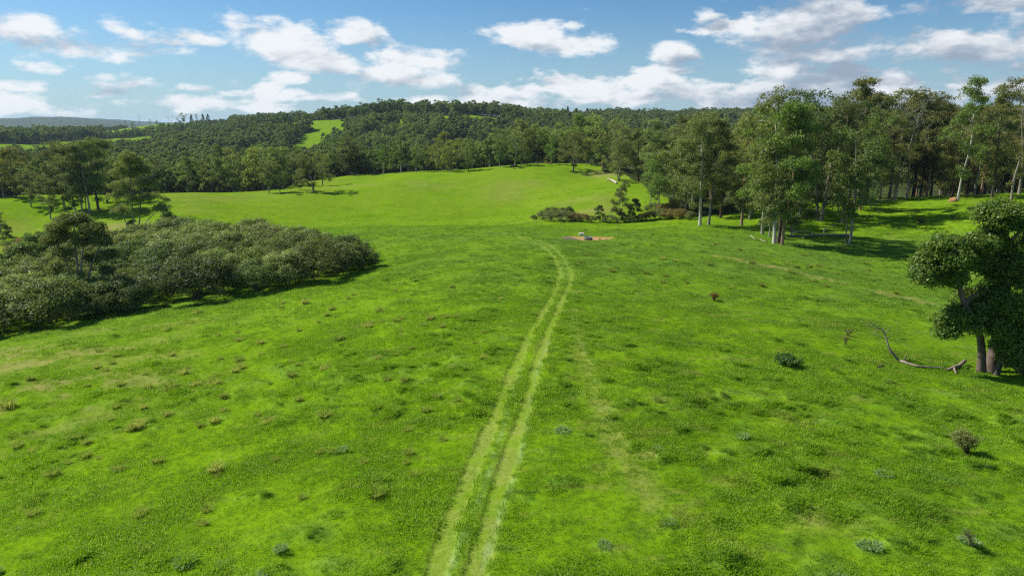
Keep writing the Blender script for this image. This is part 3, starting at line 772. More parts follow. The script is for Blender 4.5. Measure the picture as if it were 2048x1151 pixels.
def foliage(g, C, rad, n, L, W, rg, flat=.62, sag=.15, mat=0, droop=.5, out_=.8, wind=(0, 0, 0)):
    """clumps of single leaves: each a small lozenge, facing mostly outwards, hanging a little"""
    C = np.asarray(C, float); m = len(C); rad = np.broadcast_to(rad, (m,))
    cnt = np.maximum(3, (n * (rad / rad.mean()) ** 2 * rg.uniform(.7, 1.3, m)).astype(int))
    ci = np.repeat(np.arange(m), cnt); N = len(ci)
    d = rg.normal(0, 1, (N, 3)); d[:, 2] = np.abs(d[:, 2]) * np.where(rg.random(N) < .78, 1, -1) ; d /= np.linalg.norm(d, axis=1)[:, None]
    rr = rg.random(N) ** .45
    off = d * (rr * rad[ci])[:, None]; off[:, 2] *= flat; off[:, 2] -= sag * rad[ci] * (np.hypot(off[:, 0], off[:, 1]) / rad[ci]) ** 2
    p = C[ci] + off + np.asarray(wind) * (rad[ci] * rr)[:, None]
    nn = d * out_ + rg.normal(0, .55, (N, 3)); nn[:, 2] += .18; nn /= np.linalg.norm(nn, axis=1)[:, None]
    a = rg.normal(0, 1, (N, 3)); a[:, 2] -= droop * 2; a -= nn * (a * nn).sum(1)[:, None]; a /= np.linalg.norm(a, axis=1)[:, None] + 1e-6
    b = np.cross(nn, a); s = rg.uniform(.65, 1.25, N)[:, None]
    a = a * L * .5 * s; b = b * W * .5 * s
    v = np.stack([p - a, p + b - a * .1, p + a, p - b - a * .1], 1).reshape(-1, 3); k = np.arange(N) * 4
    g.add(v, np.stack([k, k + 1, k + 2, k + 3], -1), None, mat)

def in_blob(rg, c, r, n, shell=.5):
    d = rg.normal(0, 1, (n, 3)); d /= np.linalg.norm(d, axis=1)[:, None]
    d[:, 2] = np.where(d[:, 2] < -.35, -d[:, 2], d[:, 2])
    return np.asarray(c) + d * (rg.random(n) ** shell)[:, None] * np.asarray(r)

PROTO = {}
def gum(key, seed, H=20.0, base=.42, spread=3.6, nblob=9, per=11, stems=1, cl=.95, leaves=78, L=.36, W=.17, lean=0.0, bark=BARK, leaf=LEAF, tr=.28, sides=7, bare=0.0, shape='tall', dead=0, wind=(-.25, 0, .1), tipr=.016, skirt=2):
    rg = np.random.default_rng(seed); T = Tree(rg, .7); spread *= 1.28; base *= .80
    tops = []
    for k in range(stems):
        th = rg.uniform(0, 6.28) if stems > 1 else 0; ox = .35 * k * math.cos(th); oy = .35 * k * math.sin(th)
        tx = lean * H + rg.normal(0, .5) + (math.cos(th) * spread * .4 if stems > 1 else 0); ty = rg.normal(0, .5) + (math.sin(th) * spread * .4 if stems > 1 else 0)
        hh = H * (.90 if k == 0 else rg.uniform(.7, .88)); r0 = tr * (1 if k == 0 else rg.uniform(.6, .9))
        T.trunk([(ox, oy, -.6), (ox + tx * .12 + rg.normal(0, .1), oy + ty * .12, H * .18), (ox + tx * .42 + rg.normal(0, .25), oy + ty * .42 + rg.normal(0, .25), H * .45), (ox + tx * .8 + rg.normal(0, .35), oy + ty * .8, hh * .8), (ox + tx, oy + ty, hh)], r0, .05)
        tops.append((ox + tx, oy + ty))
    C = []; ctr = []
    for k in range(nblob):
        u = (k + .5) / nblob
        if k == nblob - 1: u = .97
        z = H * (base + (1 - base) * u * .97)
        if shape == 'tall': w = spread * (math.sin(math.pi * min(1, u * .86 + .12)) ** .7)
        elif shape == 'wide': w = spread * (1 - u ** 3) ** .6
        else: w = spread * (.45 + .75 * u) * (1 if u < .9 else .4)
        th = k * 2.4 + rg.normal(0, .4); t0 = tops[k % stems]; f = z / (H * .9)
        rr = w * (rg.uniform(.45, .85) if u < .93 else rg.uniform(0, .25)); br = rg.uniform(.8, 1.2) * (1.0 + spread * .31)
        c = (t0[0] * f + rr * math.cos(th), t0[1] * f + rr * math.sin(th), z - br * .35)
        C.append(in_blob(rg, c, (br, br, br * .78), per)); ctr.append(c)
    if skirt:
        for k in range(skirt):
            th = rg.uniform(0, 6.28); z = H * rg.uniform(.13, max(base, .2)); C.append(in_blob(rg, (tops[0][0] * .3 + rg.uniform(.3, 1.3) * math.cos(th), rg.uniform(.3, 1.3) * math.sin(th), z), (.9, .9, .5), 4))
    C = np.concatenate(C); C[:, 2] = np.minimum(C[:, 2], H - .3)
    if dead:
        D_ = in_blob(rg, (tops[0][0] * .8, tops[0][1] * .8, H * .72), (spread * .95, spread * .95, H * .30), dead, .5)
        T.grow(np.r_[C, D_], H * .2, tipr=tipr)
    else: T.grow(C, H * (base - .2 if not skirt else .1), tipr=tipr)
    gw = Geo(); T.wood(gw, sides)
    gl = Geo()
    CC = C[rg.random(len(C)) >= bare]
    if len(CC): foliage(gl, CC, cl * rg.uniform(.65, 1.3, len(CC)), leaves, L, W, rg, flat=.85, wind=wind, out_=.45)
    PROTO[key] = dict(H=H, wood=gw.mesh(key + '_wood', bark, True), crown=gl.mesh(key + '_crown', leaf) if len(CC) else None)

gum('tall1', 11, 22, .40, 3.7, 11, 13, tr=.30, skirt=2)
gum('tall2', 12, 22, .48, 3.3, 9, 14, tr=.27, lean=.05)
gum('tall3', 13, 22, .34, 4.2, 12, 12, tr=.33, shape='fan')
gum('wide1', 14, 16, .32, 5.4, 12, 14, stems=2, tr=.34, shape='wide')
gum('wide2', 15, 15, .38, 4.8, 10, 15, tr=.32, shape='wide')
gum('multi1', 16, 18, .36, 4.0, 11, 13, stems=3, tr=.20, shape='fan')
gum('multi2', 17, 14, .25, 3.2, 9, 13, stems=2, tr=.15, shape='tall', skirt=4)
gum('sparse1', 18, 22, .50, 4.2, 8, 6, leaves=42, tr=.26, shape='fan', bare=.25, dead=70)
gum('sparse2', 19, 20, .42, 4.4, 6, 5, leaves=28, tr=.30, shape='fan', bare=.35, dead=130, stems=2)
gum('dark1', 20, 20, .38, 3.6, 10, 13, tr=.30, bark=BARK_D)
gum('dark2', 21, 22, .50, 3.6, 9, 13, tr=.36, bark=BARK_D, lean=.10, shape='fan')
gum('slim1', 22, 18, .50, 2.0, 7, 9, tr=.15, leaves=60)
gum('bushy', 23, 8, .18, 2.6, 8, 11, tr=.15, bark=BARK_D, cl=.7, shape='wide')

# trees of the middle distance: fewer, larger sprays
def midgum(key, seed, H, base, spread, nb, shape, bark=BARK, **kw):
    gum(key, seed, H, base, spread, nb, 6, cl=1.35, leaves=36, L=.66, W=.36, bark=bark, leaf=LEAF_F, sides=5, tipr=.03, shape=shape, **kw)
midgum('mid1', 31, 18, .35, 3.8, 9, 'tall', tr=.26)
midgum('mid2', 32, 17, .38, 4.3, 9, 'fan', tr=.28, stems=2)
midgum('mid3', 33, 15, .30, 4.6, 9, 'wide', tr=.30)
midgum('mid4', 34, 18, .45, 3.2, 7, 'tall', bark=BARK_D, tr=.24)
midgum('mid5', 35, 16, .30, 3.9, 9, 'wide', bark=BARK_D, tr=.26)
midgum('mid6', 36, 17, .48, 4.0, 5, 'fan', tr=.25, bare=.5, dead=60)

def fargum(key, seed, H, spread, base, leaf=LEAF_F, n=26):
    rg = np.random.default_rng(seed); g = Geo()
    C = []
    for k in range(8):
        th = k * 2.4 + rg.normal(0, .3); u = (k + .5) / 8; w = spread * .60 * math.sin(math.pi * (.22 + u * .62)); z = H * (base + (1 - base) * u * .86)
        C.append(in_blob(rg, (w * math.cos(th), w * math.sin(th), z), (2.3, 2.3, 1.9), 7, .35))
    C = np.concatenate(C)
    foliage(g, C, 1.35 * rg.uniform(.7, 1.2, len(C)), n, 1.05, .72, rg, flat=.9, droop=.1, out_=1.6)
    g.tube([(0, 0, -1), (rg.normal(0, .2), rg.normal(0, .2), H * .4), (rg.normal(0, .5), rg.normal(0, .5), H * .85)], [.32, .24, .08], 5, 1)
    for k in range(4):
        c = C[rg.integers(len(C))]; g.tube([(0, 0, H * rg.uniform(.3, .5)), tuple(c * [.5, .5, .85]), tuple(c)], [.14, .09, .03], 3, 1)
    PROTO[key] = dict(H=H, whole=g.mesh(key, [leaf, BARK]))
fargum('far1', 41, 15, 5.0, .22); fargum('far2', 42, 14, 5.6, .20); fargum('far3', 43, 16, 4.3, .28); fargum('far4', 44, 13, 5.8, .16)
fargum('far5', 45, 17, 4.0, .45, n=9)

def shrub(key, seed, H=4.6, Rr=2.6, ncl=105, leaves=110, L=.20, W=.10, leaf=LEAF_D):
    rg = np.random.default_rng(seed); T = Tree(rg, .5)
    for k in range(4):
        th = k * 1.6 + rg.normal(0, .3); T.trunk([(.15 * math.cos(th), .15 * math.sin(th), -.4), (.5 * math.cos(th), .5 * math.sin(th), H * .3), (1.0 * math.cos(th), 1.0 * math.sin(th), H * .6)], .09, .03)
    th = rg.uniform(0, 6.28, ncl); u = rg.random(ncl)
    ph = np.arccos(1 - u * 1.55)                       # dome, skirts turned under
    rr = rg.uniform(.72, 1.04, ncl) * (1 + .16 * np.sin(th * 3 + seed) * np.sin(ph))
    C = np.c_[Rr * rr * np.sin(ph) * np.cos(th), Rr * rr * np.sin(ph) * np.sin(th), H * .46 + H * .50 * rr * np.cos(ph)]
    C[:, 2] = np.maximum(C[:, 2], .35)
    T.grow(C, .3, tipr=.008); gw = Geo(); T.wood(gw, 5, minr=.012); gl = Geo()
    foliage(gl, C, .70 * rg.uniform(.65, 1.3, ncl), leaves, L, W, rg, flat=.85, droop=-.2, out_=1.25, wind=(-.12, 0, .12))
    PROTO[key] = dict(H=H, wood=gw.mesh(key + '_wood', BARK_D, True), crown=gl.mesh(key + '_crown', leaf))
for k in range(5): shrub('shrub%d' % k, 50 + k, 4.4 + .3 * (k % 3), 2.45 + .25 * (k % 4))

ncopy = 0
def tree(kind, x, y, H, name='gum_tree', label='', cat='tree', group=None, tint=(1, 1, 1), bark=(1, 1, 1), width=1.0, rot=None, woodname='trunk', sink=0.0):
    p = PROTO[kind]; s = H / p['H']; z = gzz(x, y) - sink
    r = rot if rot is not None else rng.uniform(0, 6.28)
    if 'whole' in p:
        o = link(name, p['whole'], loc=(x, y, z), color=tint); o.scale = (s * width, s * width, s); o.rotation_euler = (0, 0, r); tag(o, label, cat, group); return o
    e = bpy.data.objects.new(name, None); COL.objects.link(e); e.location = (x, y, z); e.scale = (s * width, s * width, s); e.rotation_euler = (0, 0, r)
    e.empty_display_size = .5; tag(e, label, cat, group)
    link(woodname, p['wood'], e, color=bark)
    if p['crown'] is not None: link('crown', p['crown'], e, color=tint)
    return e

WHITE = (1.25, 1.25, 1.25); GREY = (.75, .74, .72); BROWN = (.75, .52, .38); DARK = (.7, .65, .6)
OL = (1, 1, 1); DK = (.75, .90, .72); FR = (1.0, 1.25, .8); BR = (1.16, 1.02, .85); GG = (1.1, 1.15, 1.1)

# --- one by one: (kind, column, base row or None, distance or None, top row, leaf tint, bark tint, width, label, rot)
TREES = [
 # right stand on the near slope
 ('tall1', 1400, 451, 0, 224, OL, WHITE, 1.15, 'tall gum with a clean white trunk, nearest the gully at the stand\'s left edge'),
 ('tall2', 1417, 450, 0, 240, OL, GREY, 1.2, 'grey trunked gum close beside the clean white trunk at the stand\'s edge'),
 ('dark1', 1441, 436, 0, 256, BR, BROWN, 1.25, 'brown trunked gum behind the white one at the stand\'s left edge'),
 ('tall3', 1483, 451, 0, 250, OL, BROWN, 1.1, 'short reddish trunk gum under low bare limbs in the middle of the stand'),
 ('tall1', 1525, 468, 0, 212, FR, GREY, 1.05, 'pale gum with a bent trunk and long bare limb reaching to the left'),
 ('slim1', 1539, 473, 0, 262, OL, DARK, 1.2, 'thin dark sapling between the pale bent gum and the trunk cluster'),
 ('tall3', 1549, 487, 0, 176, OL, WHITE, .95, 'tallest gum of the near cluster, straight whitish trunk, top above the ridge'),
 ('dark1', 1557, 486, 0, 215, DK, DARK, 1.0, 'dark trunked gum pressed behind the tall whitish one in the near cluster'),
 ('tall2', 1564, 490, 0, 204, FR, BROWN, 1.1, 'red-brown leaning gum, foremost trunk of the near cluster'),
 ('wide1', 1640, 441, 0, 184, DK, DARK, .95, 'broad dark gum with a stout short trunk behind the fallen log'),
 ('tall3', 1686, 446, 0, 200, OL, BROWN, .95, 'tall gum with a red-brown trunk behind the twin pale stems'),
 ('multi1', 1699, 490, 0, 236, DK, GREY, .85, 'gum with twin slender blue-grey stems standing in the big shadow'),
 ('tall2', 1668, 412, 0, 262, OL, WHITE, .9, 'white stemmed gum farther back between the stout dark and red-brown trunks'),
 ('slim1', 1678, 410, 0, 280, OL, WHITE, 1.2, 'thin white stem behind the red-brown trunk'),
 ('tall1', 1600, 430, 0, 235, OL, GREY, 1.1, 'leafy gum filling the middle of the stand behind the near cluster'),
 ('wide2', 1500, 438, 0, 258, BR, DARK, 1.0, 'rounded brownish gum behind the pale bent gum'),
 ('multi2', 1582, 470, 0, 330, OL, DARK, 1.1, 'low leafy gum right of the near trunk cluster'),
 ('tall3', 1720, 420, 0, 215, DK, BROWN, .9, 'dark green gum at the right end of the stand above the big shadow'),
 ('tall1', 1316, 421, 0, 300, FR, GREY, 1.2, 'light green gum on the gully bank left of the stand'),
 ('tall2', 1300, 412, 0, 318, FR, GREY, 1.3, 'smaller light green gum, lower left neighbour on the gully bank'),
 ('wide2', 1345, 425, 0, 292, FR, GREY, 1.1, 'round crowned light green gum between gully bank and white trunk'),
 ('multi1', 1370, 432, 0, 258, OL, GREY, 1.2, 'leafy gum rising behind the white trunk at the gully end'),
 ('multi2', 1241, 443, 0, 363, OL, GREY, .85, 'slim small gum standing in the gully scrub'),
 ('bushy', 1199, 443, 0, 411, DK, DARK, .8, 'small dark round tree in the gully scrub, left of the slim gum'),
 ('bushy', 1269, 442, 0, 398, DK, DARK, .8, 'dark leaning little tree in the gully scrub, right of the slim gum'),
 # hill crest
 ('wide2', 1147, 343, 0, 266, BR, DARK, 1.15, 'spreading brownish gum alone on the hill crest with its shadow beside it'),
 ('wide1', 1238, 362, 0, 264, OL, GREY, .85, 'upright fork trunked gum on the hill shoulder beside the fallen white log'),
 ('mid2', 1172, 330, 0, 275, BR, DARK, 1.1, 'brown tinged gum just behind the lone spreading gum on the crest'),
 ('mid3', 1195, 327, 0, 284, OL, GREY, 1.1, 'gum on the far edge of the crest between the two crest trees'),
 ('mid1', 1262, 336, 0, 280, FR, GREY, 1.1, 'gum at the right end of the hill crest against the wood'),
 ('mid3', 1280, 345, 0, 292, FR, GREY, 1.1, 'low leafy gum where hill shoulder meets the gully wood'),
 # line behind the crest
 ('multi1', 539, 386, 0, 316, OL, GREY, 1.0, 'many stemmed gum at the dip in the crest line, left of two near trunks'),
 ('mid1', 560, 385, 0, 330, OL, GREY, 1.1, 'gum beside the many stemmed one at the crest dip'),
 ('slim1', 586, 373, 0, 306, OL, WHITE, 1.4, 'slender thin gum at the meadow\'s left end'),
 ('multi2', 600, 380, 0, 345, DK, DARK, 1.0, 'small dark gum at the crest below the slender one'),
 ('wide1', 627, 382, 0, 304, BR, GREY, 1.0, 'large grey-brown gum clump over its own shadow on the small meadow'),
 ('mid2', 645, 372, 0, 310, OL, GREY, 1.0, 'gum close behind the large grey-brown one on the small meadow'),
 ('mid2', 679, 352, 0, 276, DK, WHITE, 1.0, 'gum with forked white trunk at the back of the small meadow'),
 ('mid1', 703, 345, 0, 276, DK, DARK, 1.1, 'dark leafy gum right of the forked white trunk'),
 ('mid4', 733, 345, 0, 285, OL, GREY, 1.2, 'gum between the dark leafy one and the pale crowned one behind the meadow'),
 ('mid3', 768, 347, 0, 290, FR, GREY, 1.0, 'pale crowned round gum casting shadow on the meadow end'),
 ('mid5', 789, 346, 0, 291, OL, DARK, 1.0, 'round gum touching the pale crowned one on its right'),
 ('mid2', 832, 345, 0, 290, OL, GREY, 1.1, 'gum standing where the small meadow meets the hill line'),
 ('mid3', 876, 343, 0, 279, BR, GREY, 1.1, 'brown crowned twin trunk gum behind the hill line'),
 ('mid1', 899, 344, 0, 281, BR, DARK, 1.2, 'dark trunk gum right next to the brown crowned one behind the hill line'),
 ('mid5', 937, 341, 0, 290, OL, DARK, 1.1, 'dense gum in the gap right of the brown crowned pair'),
 ('mid2', 1000, 334, 0, 276, OL, GREY, 1.1, 'grey green gum behind the top of the hill line'),
 ('mid3', 1030, 331, 0, 276, OL, WHITE, 1.2, 'wide gum with a white slanting trunk on the hilltop line'),
 ('mid5', 1055, 330, 0, 296, DK, DARK, 1.0, 'low dark gum right of the white slanting trunk'),
 ('mid1', 1103, 328, 0, 280, FR, WHITE, 1.0, 'slender gum with thin white trunk left of the lone crest gum'),
 # left meadow stands
 ('tall3', 101, 438, 0, 352, OL, DARK, 1.2, 'leaning dark trunk gum at the left front of the meadow stand'),
 ('multi2', 137, 428, 0, 376, FR, DARK, 1.35, 'low bright leafy gum in front of the meadow stand'),
 ('tall1', 131, 424, 0, 282, OL, GREY, 1.3, 'tall gum at the left of the meadow stand'),
 ('tall2', 151, 421, 0, 290, OL, WHITE, 1.3, 'pale trunk gum second in the meadow stand'),
 ('multi1', 165, 427, 0, 288, OL, GREY, 1.2, 'gum with curving branch stems in the middle of the meadow stand'),
 ('tall1', 180, 430, 0, 282, DK, GREY, 1.25, 'gum whose straight trunk meets the shadow edge in the meadow stand'),
 ('dark1', 197, 420, 0, 276, DK, DARK, 1.35, 'dark dense gum at the back right of the meadow stand'),
 ('dark1', 214, 404, 0, 276, DK, DARK, 1.35, 'dark trunk gum farthest right in the meadow stand, top over the wood'),
 ('tall3', 62, 414, 0, 338, OL, DARK, 1.25, 'separate gum on the meadow with its shadow at the left'),
 ('dark1', 33, 396, 0, 294, BR, DARK, 1.3, 'brown gum with a thick dark trunk at the left meadow edge'),
 ('tall1', 8, 394, 0, 300, BR, GREY, 1.35, 'brownish gum at the picture\'s left margin behind the meadow'),
 ('slim1', 5, 474, 0, 404, GG, WHITE, 1.3, 'small pale gum at the left margin above the gully scrub'),
 ('bushy', 12, 482, 0, 448, DK, DARK, .9, 'dark bush below the small pale gum at the left margin'),
 ('bushy', 339, 474, 0, 424, DK, DARK, .95, 'small dark dense tree at the thicket\'s back, right of the big multi stem gum'),
 ('bushy', 268, 470, 0, 440, OL, DARK, 1.25, 'rounded bush at the foot of the big multi stem gum'),
 ('bushy', 50, 0, 104, 468, DK, DARK, 1.25, 'dark round tree in the left part of the thicket'),
 ('bushy', 85, 0, 112, 462, DK, DARK, 1.2, 'broad dark tree behind the thicket\'s left part'),
 ('bushy', 15, 0, 98, 488, DK, DARK, 1.25, 'dark tree at the far left of the thicket'),
 # right tree line along the rise
 ('sparse2', 1788, 398, 0, 194, BR, GREY, 1.0, 'half dead gum with a thick grey trunk and many bare twisted limbs'),
 ('sparse1', 1812, 397, 0, 200, BR, GREY, 1.1, 'thin leaved gum next to the half dead one on the rise'),
 ('dark2', 1842, 393, 0, 198, BR, DARK, 1.0, 'gum with dark trunk leaning left on the rise'),
 ('tall3', 1758, 400, 0, 222, BR, BROWN, 1.0, 'brownish gum between the stand and the half dead gum'),
 ('dark1', 1862, 391, 0, 212, OL, DARK, 1.0, 'dark trunk gum next to the left leaning one on the rise'),
 ('tall2', 1880, 390, 0, 208, OL, DARK, 1.1, 'gum between the left leaning trunk and the white trunk on the rise'),
 ('dark1', 1903, 396, 0, 218, BR, BROWN, .9, 'reddish trunk gum just behind the white trunk with the orange mound'),
 ('tall2', 1915, 401, 0, 154, FR, WHITE, .9, 'tall gum with smooth white trunk beside the orange earth mound'),
 ('tall3', 1962, 389, 0, 210, BR, BROWN, 1.0, 'thick trunk gum leaning right with a crooked pale limb'),
 ('dark1', 1983, 395, 0, 180, OL, DARK, .9, 'very dark trunk gum on the rise, nearer than its neighbours'),
 ('tall1', 1994, 384, 0, 156, BR, DARK, .9, 'high brown crowned gum behind the very dark trunk'),
 ('sparse1', 2023, 400, 0, 168, BR, DARK, 1.0, 'sparse gum on a long dark trunk leaning right near the picture\'s right margin'),
 ('tall3', 2038, 388, 0, 176, BR, DARK, 1.0, 'brownish gum at the right margin behind the leaning sparse one'),
 ('sparse2', 2062, 390, 0, 185, BR, GREY, 1.0, 'bare limbed gum at the very right margin of the rise'),
 ('dark1', 2100, 392, 0, 190, OL, DARK, 1.0, 'dark gum just past the right margin of the rise'),
]
n_gum = 0
for t in TREES:
    k, px, pb, D, pt, ti, ba, w, lab = t
    x, y = hit(px, pb) if pb else spot(px, D)
    H = top_height(x, y, pt)
    tree(k, x, y, max(H, 2.5), label=lab, tint=ti, bark=ba, width=w, group=None, rot=0.0 if k in ('dark2',) else None); n_gum += 1

# --- the two big gums at the thicket and the shiny broadleaf tree: grown to their own outline
def local(px, py, bx, by, bpx, D):
    d = pix_dir(px, py); t = D / d[1]; return d[0] * t - bx, CAMZ + d[2] * t
def shaped(name, label, bpx, bprow, D, stems, blobs, cl, leaves, L, W, leaf, bark, tint, btint, per, tipr, seed, tr, zmin=.5, flat=.62, wind=(-.2, 0, .1), depth=.8, cat='tree', droop=.5, out_=.8):
    rg = np.random.default_rng(seed)
    bx, by = hit(bpx, bprow) if D is None else spot(bpx, D)
    z0 = gzz(bx, by); T = Tree(rg, .5)
    for st in stems:   # (list of (px,py,ydepth), r0, r1)
        pts = []
        for (px, py, dy) in st[0]:
            lx, lz = local(px, py, bx, by, bpx, by + dy); pts.append((lx, dy, lz - z0))
        if abs(st[0][0][1] - (bprow or 610)) < 12: pts[0] = (pts[0][0], pts[0][1], -.5)
        T.trunk(pts, st[1], st[2], .03)
    C = []
    for (px, py, rx, ry, dy, n) in blobs:
        lx, lz = local(px, py, bx, by, bpx, by + dy); sc = by / FPX
        C.append(in_blob(rg, (lx, dy, lz - z0), (rx * sc, rx * sc * depth, ry * sc * 1.5), int(n * 1.6), .5))
    C = np.concatenate(C); T.grow(C, zmin, tipr=tipr)
    e = bpy.data.objects.new(name, None); COL.objects.link(e); e.location = (bx, by, z0); tag(e, label, cat)
    gw = Geo(); T.wood(gw, 9); link('trunk', gw.mesh(name + '_wood', bark, True), e, color=btint)
    gl = Geo(); foliage(gl, C, cl * rg.uniform(.7, 1.25, len(C)), leaves, L, W, rg, flat=flat, wind=wind, droop=droop, out_=out_)
    link('crown', gl.mesh(name + '_crown', leaf), e, color=tint)
    return e
shaped('gum_tree', 'big gum with three pale stems and tiered crown behind the thicket', 276, 472, None,
       [([(270, 472, 0), (266, 430, 0), (262, 380, 0), (262, 325, 0)], .26, .05), ([(277, 472, .3), (280, 420, .5), (286, 370, .6), (284, 330, .6)], .24, .05), ([(283, 472, 0), (292, 445, -.4), (318, 420, -.6), (338, 412, -.6)], .16, .04), ([(266, 472, .2), (250, 440, .5), (236, 410, .8)], .12, .04)],
       [(260, 326, 28, 14, 0, 34), (246, 350, 24, 12, -1, 26), (285, 345, 24, 12, 1, 26), (255, 376, 34, 12, 1, 28), (300, 370, 22, 10, -1, 20), (232, 395, 18, 9, 0, 14), (300, 400, 34, 11, 1, 26), (262, 402, 22, 9, -2, 14), (325, 420, 22, 10, -.5, 18), (240, 425, 22, 10, 1, 14), (344, 440, 12, 7, 0, 8), (285, 428, 18, 7, -1, 8)],
       .95, 120, .27, .13, LEAF, BARK, (1.2, 1.2, 1.0), GREY, 13, .016, 71, .3)
shaped('gum_tree', 'fan shaped gum with several slim pale stems rising out of the thicket', 165, 0, 78,
       [([(160, 610, 0), (156, 540, 0), (150, 490, 0), (148, 445, 0)], .17, .04), ([(165, 610, .3), (163, 540, .3), (168, 490, .4), (175, 450, .5)], .17, .04), ([(170, 610, 0), (178, 550, -.5), (194, 505, -.8), (208, 478, -1)], .15, .04), ([(155, 610, 0), (140, 545, .5), (122, 500, .8), (108, 478, 1)], .14, .04), ([(174, 610, .4), (190, 570, .8), (214, 545, 1.2)], .1, .03)],
       [(150, 446, 34, 13, 0, 42), (116, 462, 22, 10, .5, 24), (184, 462, 28, 12, -.5, 34), (104, 484, 16, 8, 1, 14), (140, 478, 24, 9, 1, 20), (208, 486, 20, 9, -1, 20), (170, 488, 26, 9, 0, 20), (130, 510, 22, 9, 0, 14), (215, 512, 18, 8, -1, 14), (185, 520, 24, 9, 1, 16), (222, 545, 16, 9, 1, 12), (120, 540, 22, 10, 1, 12), (160, 550, 26, 9, 1, 10)],
       .72, 120, .20, .095, LEAF, BARK, (1.2, 1.2, 1.05), GREY, 13, .012, 72, .2)
shaped('broadleaf_tree', 'shiny broadleaf tree with crooked dark trunks on the near right slope', 1976, 742, None,
       [([(1980, 742, 0), (1990, 690, .2), (2004, 640, .4), (2014, 570, .5), (2018, 510, .4), (2022, 480, .3)], .46, .12),
        ([(1966, 738, -.4), (1962, 690, -.6), (1948, 640, -.8), (1925, 600, -.9), (1915, 565, -.8), (1900, 540, -.6)], .30, .09),
        ([(2000, 742, .8), (2020, 690, 1.2), (2060, 620, 1.4), (2090, 560, 1.2)], .34, .10), ([(1990, 745, -.9), (2010, 700, -1.2), (2040, 665, -1.4)], .24, .08),
        ([(2018, 495, .4), (1990, 500, .2), (1962, 490, 0), (1940, 488, -.2)], .11, .04), ([(2020, 485, .3), (2040, 462, 0), (2052, 445, -.2)], .10, .04), ([(2018, 480, .4), (2005, 458, .6), (2000, 445, .8)], .09, .04),
        ([(1930, 608, -.9), (1945, 592, -1), (1958, 585, -1.1)], .13, .09)],
       [(2000, 438, 48, 20, .3, 46), (2050, 452, 45, 26, 0, 34), (1962, 492, 30, 13, -.4, 24), (2005, 500, 26, 10, .5, 14), (1892, 518, 52, 30, -.6, 66), (1850, 556, 26, 24, -.8, 26), (1905, 562, 36, 24, -.4, 34), (1945, 530, 32, 24, .3, 28), (2000, 548, 36, 34, .6, 46), (2040, 560, 40, 40, .2, 50),
        (1918, 648, 44, 24, -1.0, 50), (1960, 630, 26, 22, -.6, 22), (1895, 668, 22, 12, -1.1, 12), (2010, 640, 46, 40, -.9, 70), (2045, 690, 40, 34, -1.2, 50), (1985, 600, 30, 24, 0, 24), (2090, 600, 50, 80, .5, 70), (2085, 480, 45, 36, .6, 34), (2110, 690, 45, 45, 0, 34), (2020, 700, 26, 18, -1.5, 16), (2035, 722, 30, 14, -1.4, 26), (2000, 668, 26, 20, -1.5, 26), (1940, 600, 26, 20, .8, 10), (1975, 655, 26, 20, .6, 24), (1860, 535, 22, 18, .3, 16), (1925, 500, 34, 16, .6, 26), (1985, 470, 26, 10, .8, 16)],
       .55, 120, .165, .10, LEAF_B, BARK_D, (1, 1, 1), (1.1, 1.1, 1.1), 13, .012, 73, .4, zmin=1.0, flat=.7, droop=.0, depth=.9)

# ------------------------------------------------------------------ thicket of shrubs in the hollow
front = [(-260, 740), (-120, 700), (0, 672), (120, 652), (270, 626), (400, 607), (520, 586), (635, 564), (724, 542)]
fw = [hit(*q) for q in front]
back = [(734, 89), (700, 95), (615, 100), (520, 110), (440, 120), (330, 124), (230, 122), (150, 112), (60, 108), (-60, 104), (-200, 100), (-330, 96)]
bw = [spot(p, d) for p, d in back]
# push the front edge back by a shrub's radius
pg = [(x * 1.035, y * 1.03) for x, y in fw] + bw
def inside(x, y, pg):
    c = False; j = len(pg) - 1
    for i in range(len(pg)):
        xi, yi = pg[i]; xj, yj = pg[j]
        if (yi > y) != (yj > y) and x < (xj - xi) * (y - yi) / (yj - yi) + xi: c = not c
        j = i
    return c
pts = []
xs = [p[0] for p in pg]; ys = [p[1] for p in pg]; _r = np.random.default_rng(5); tries = 0
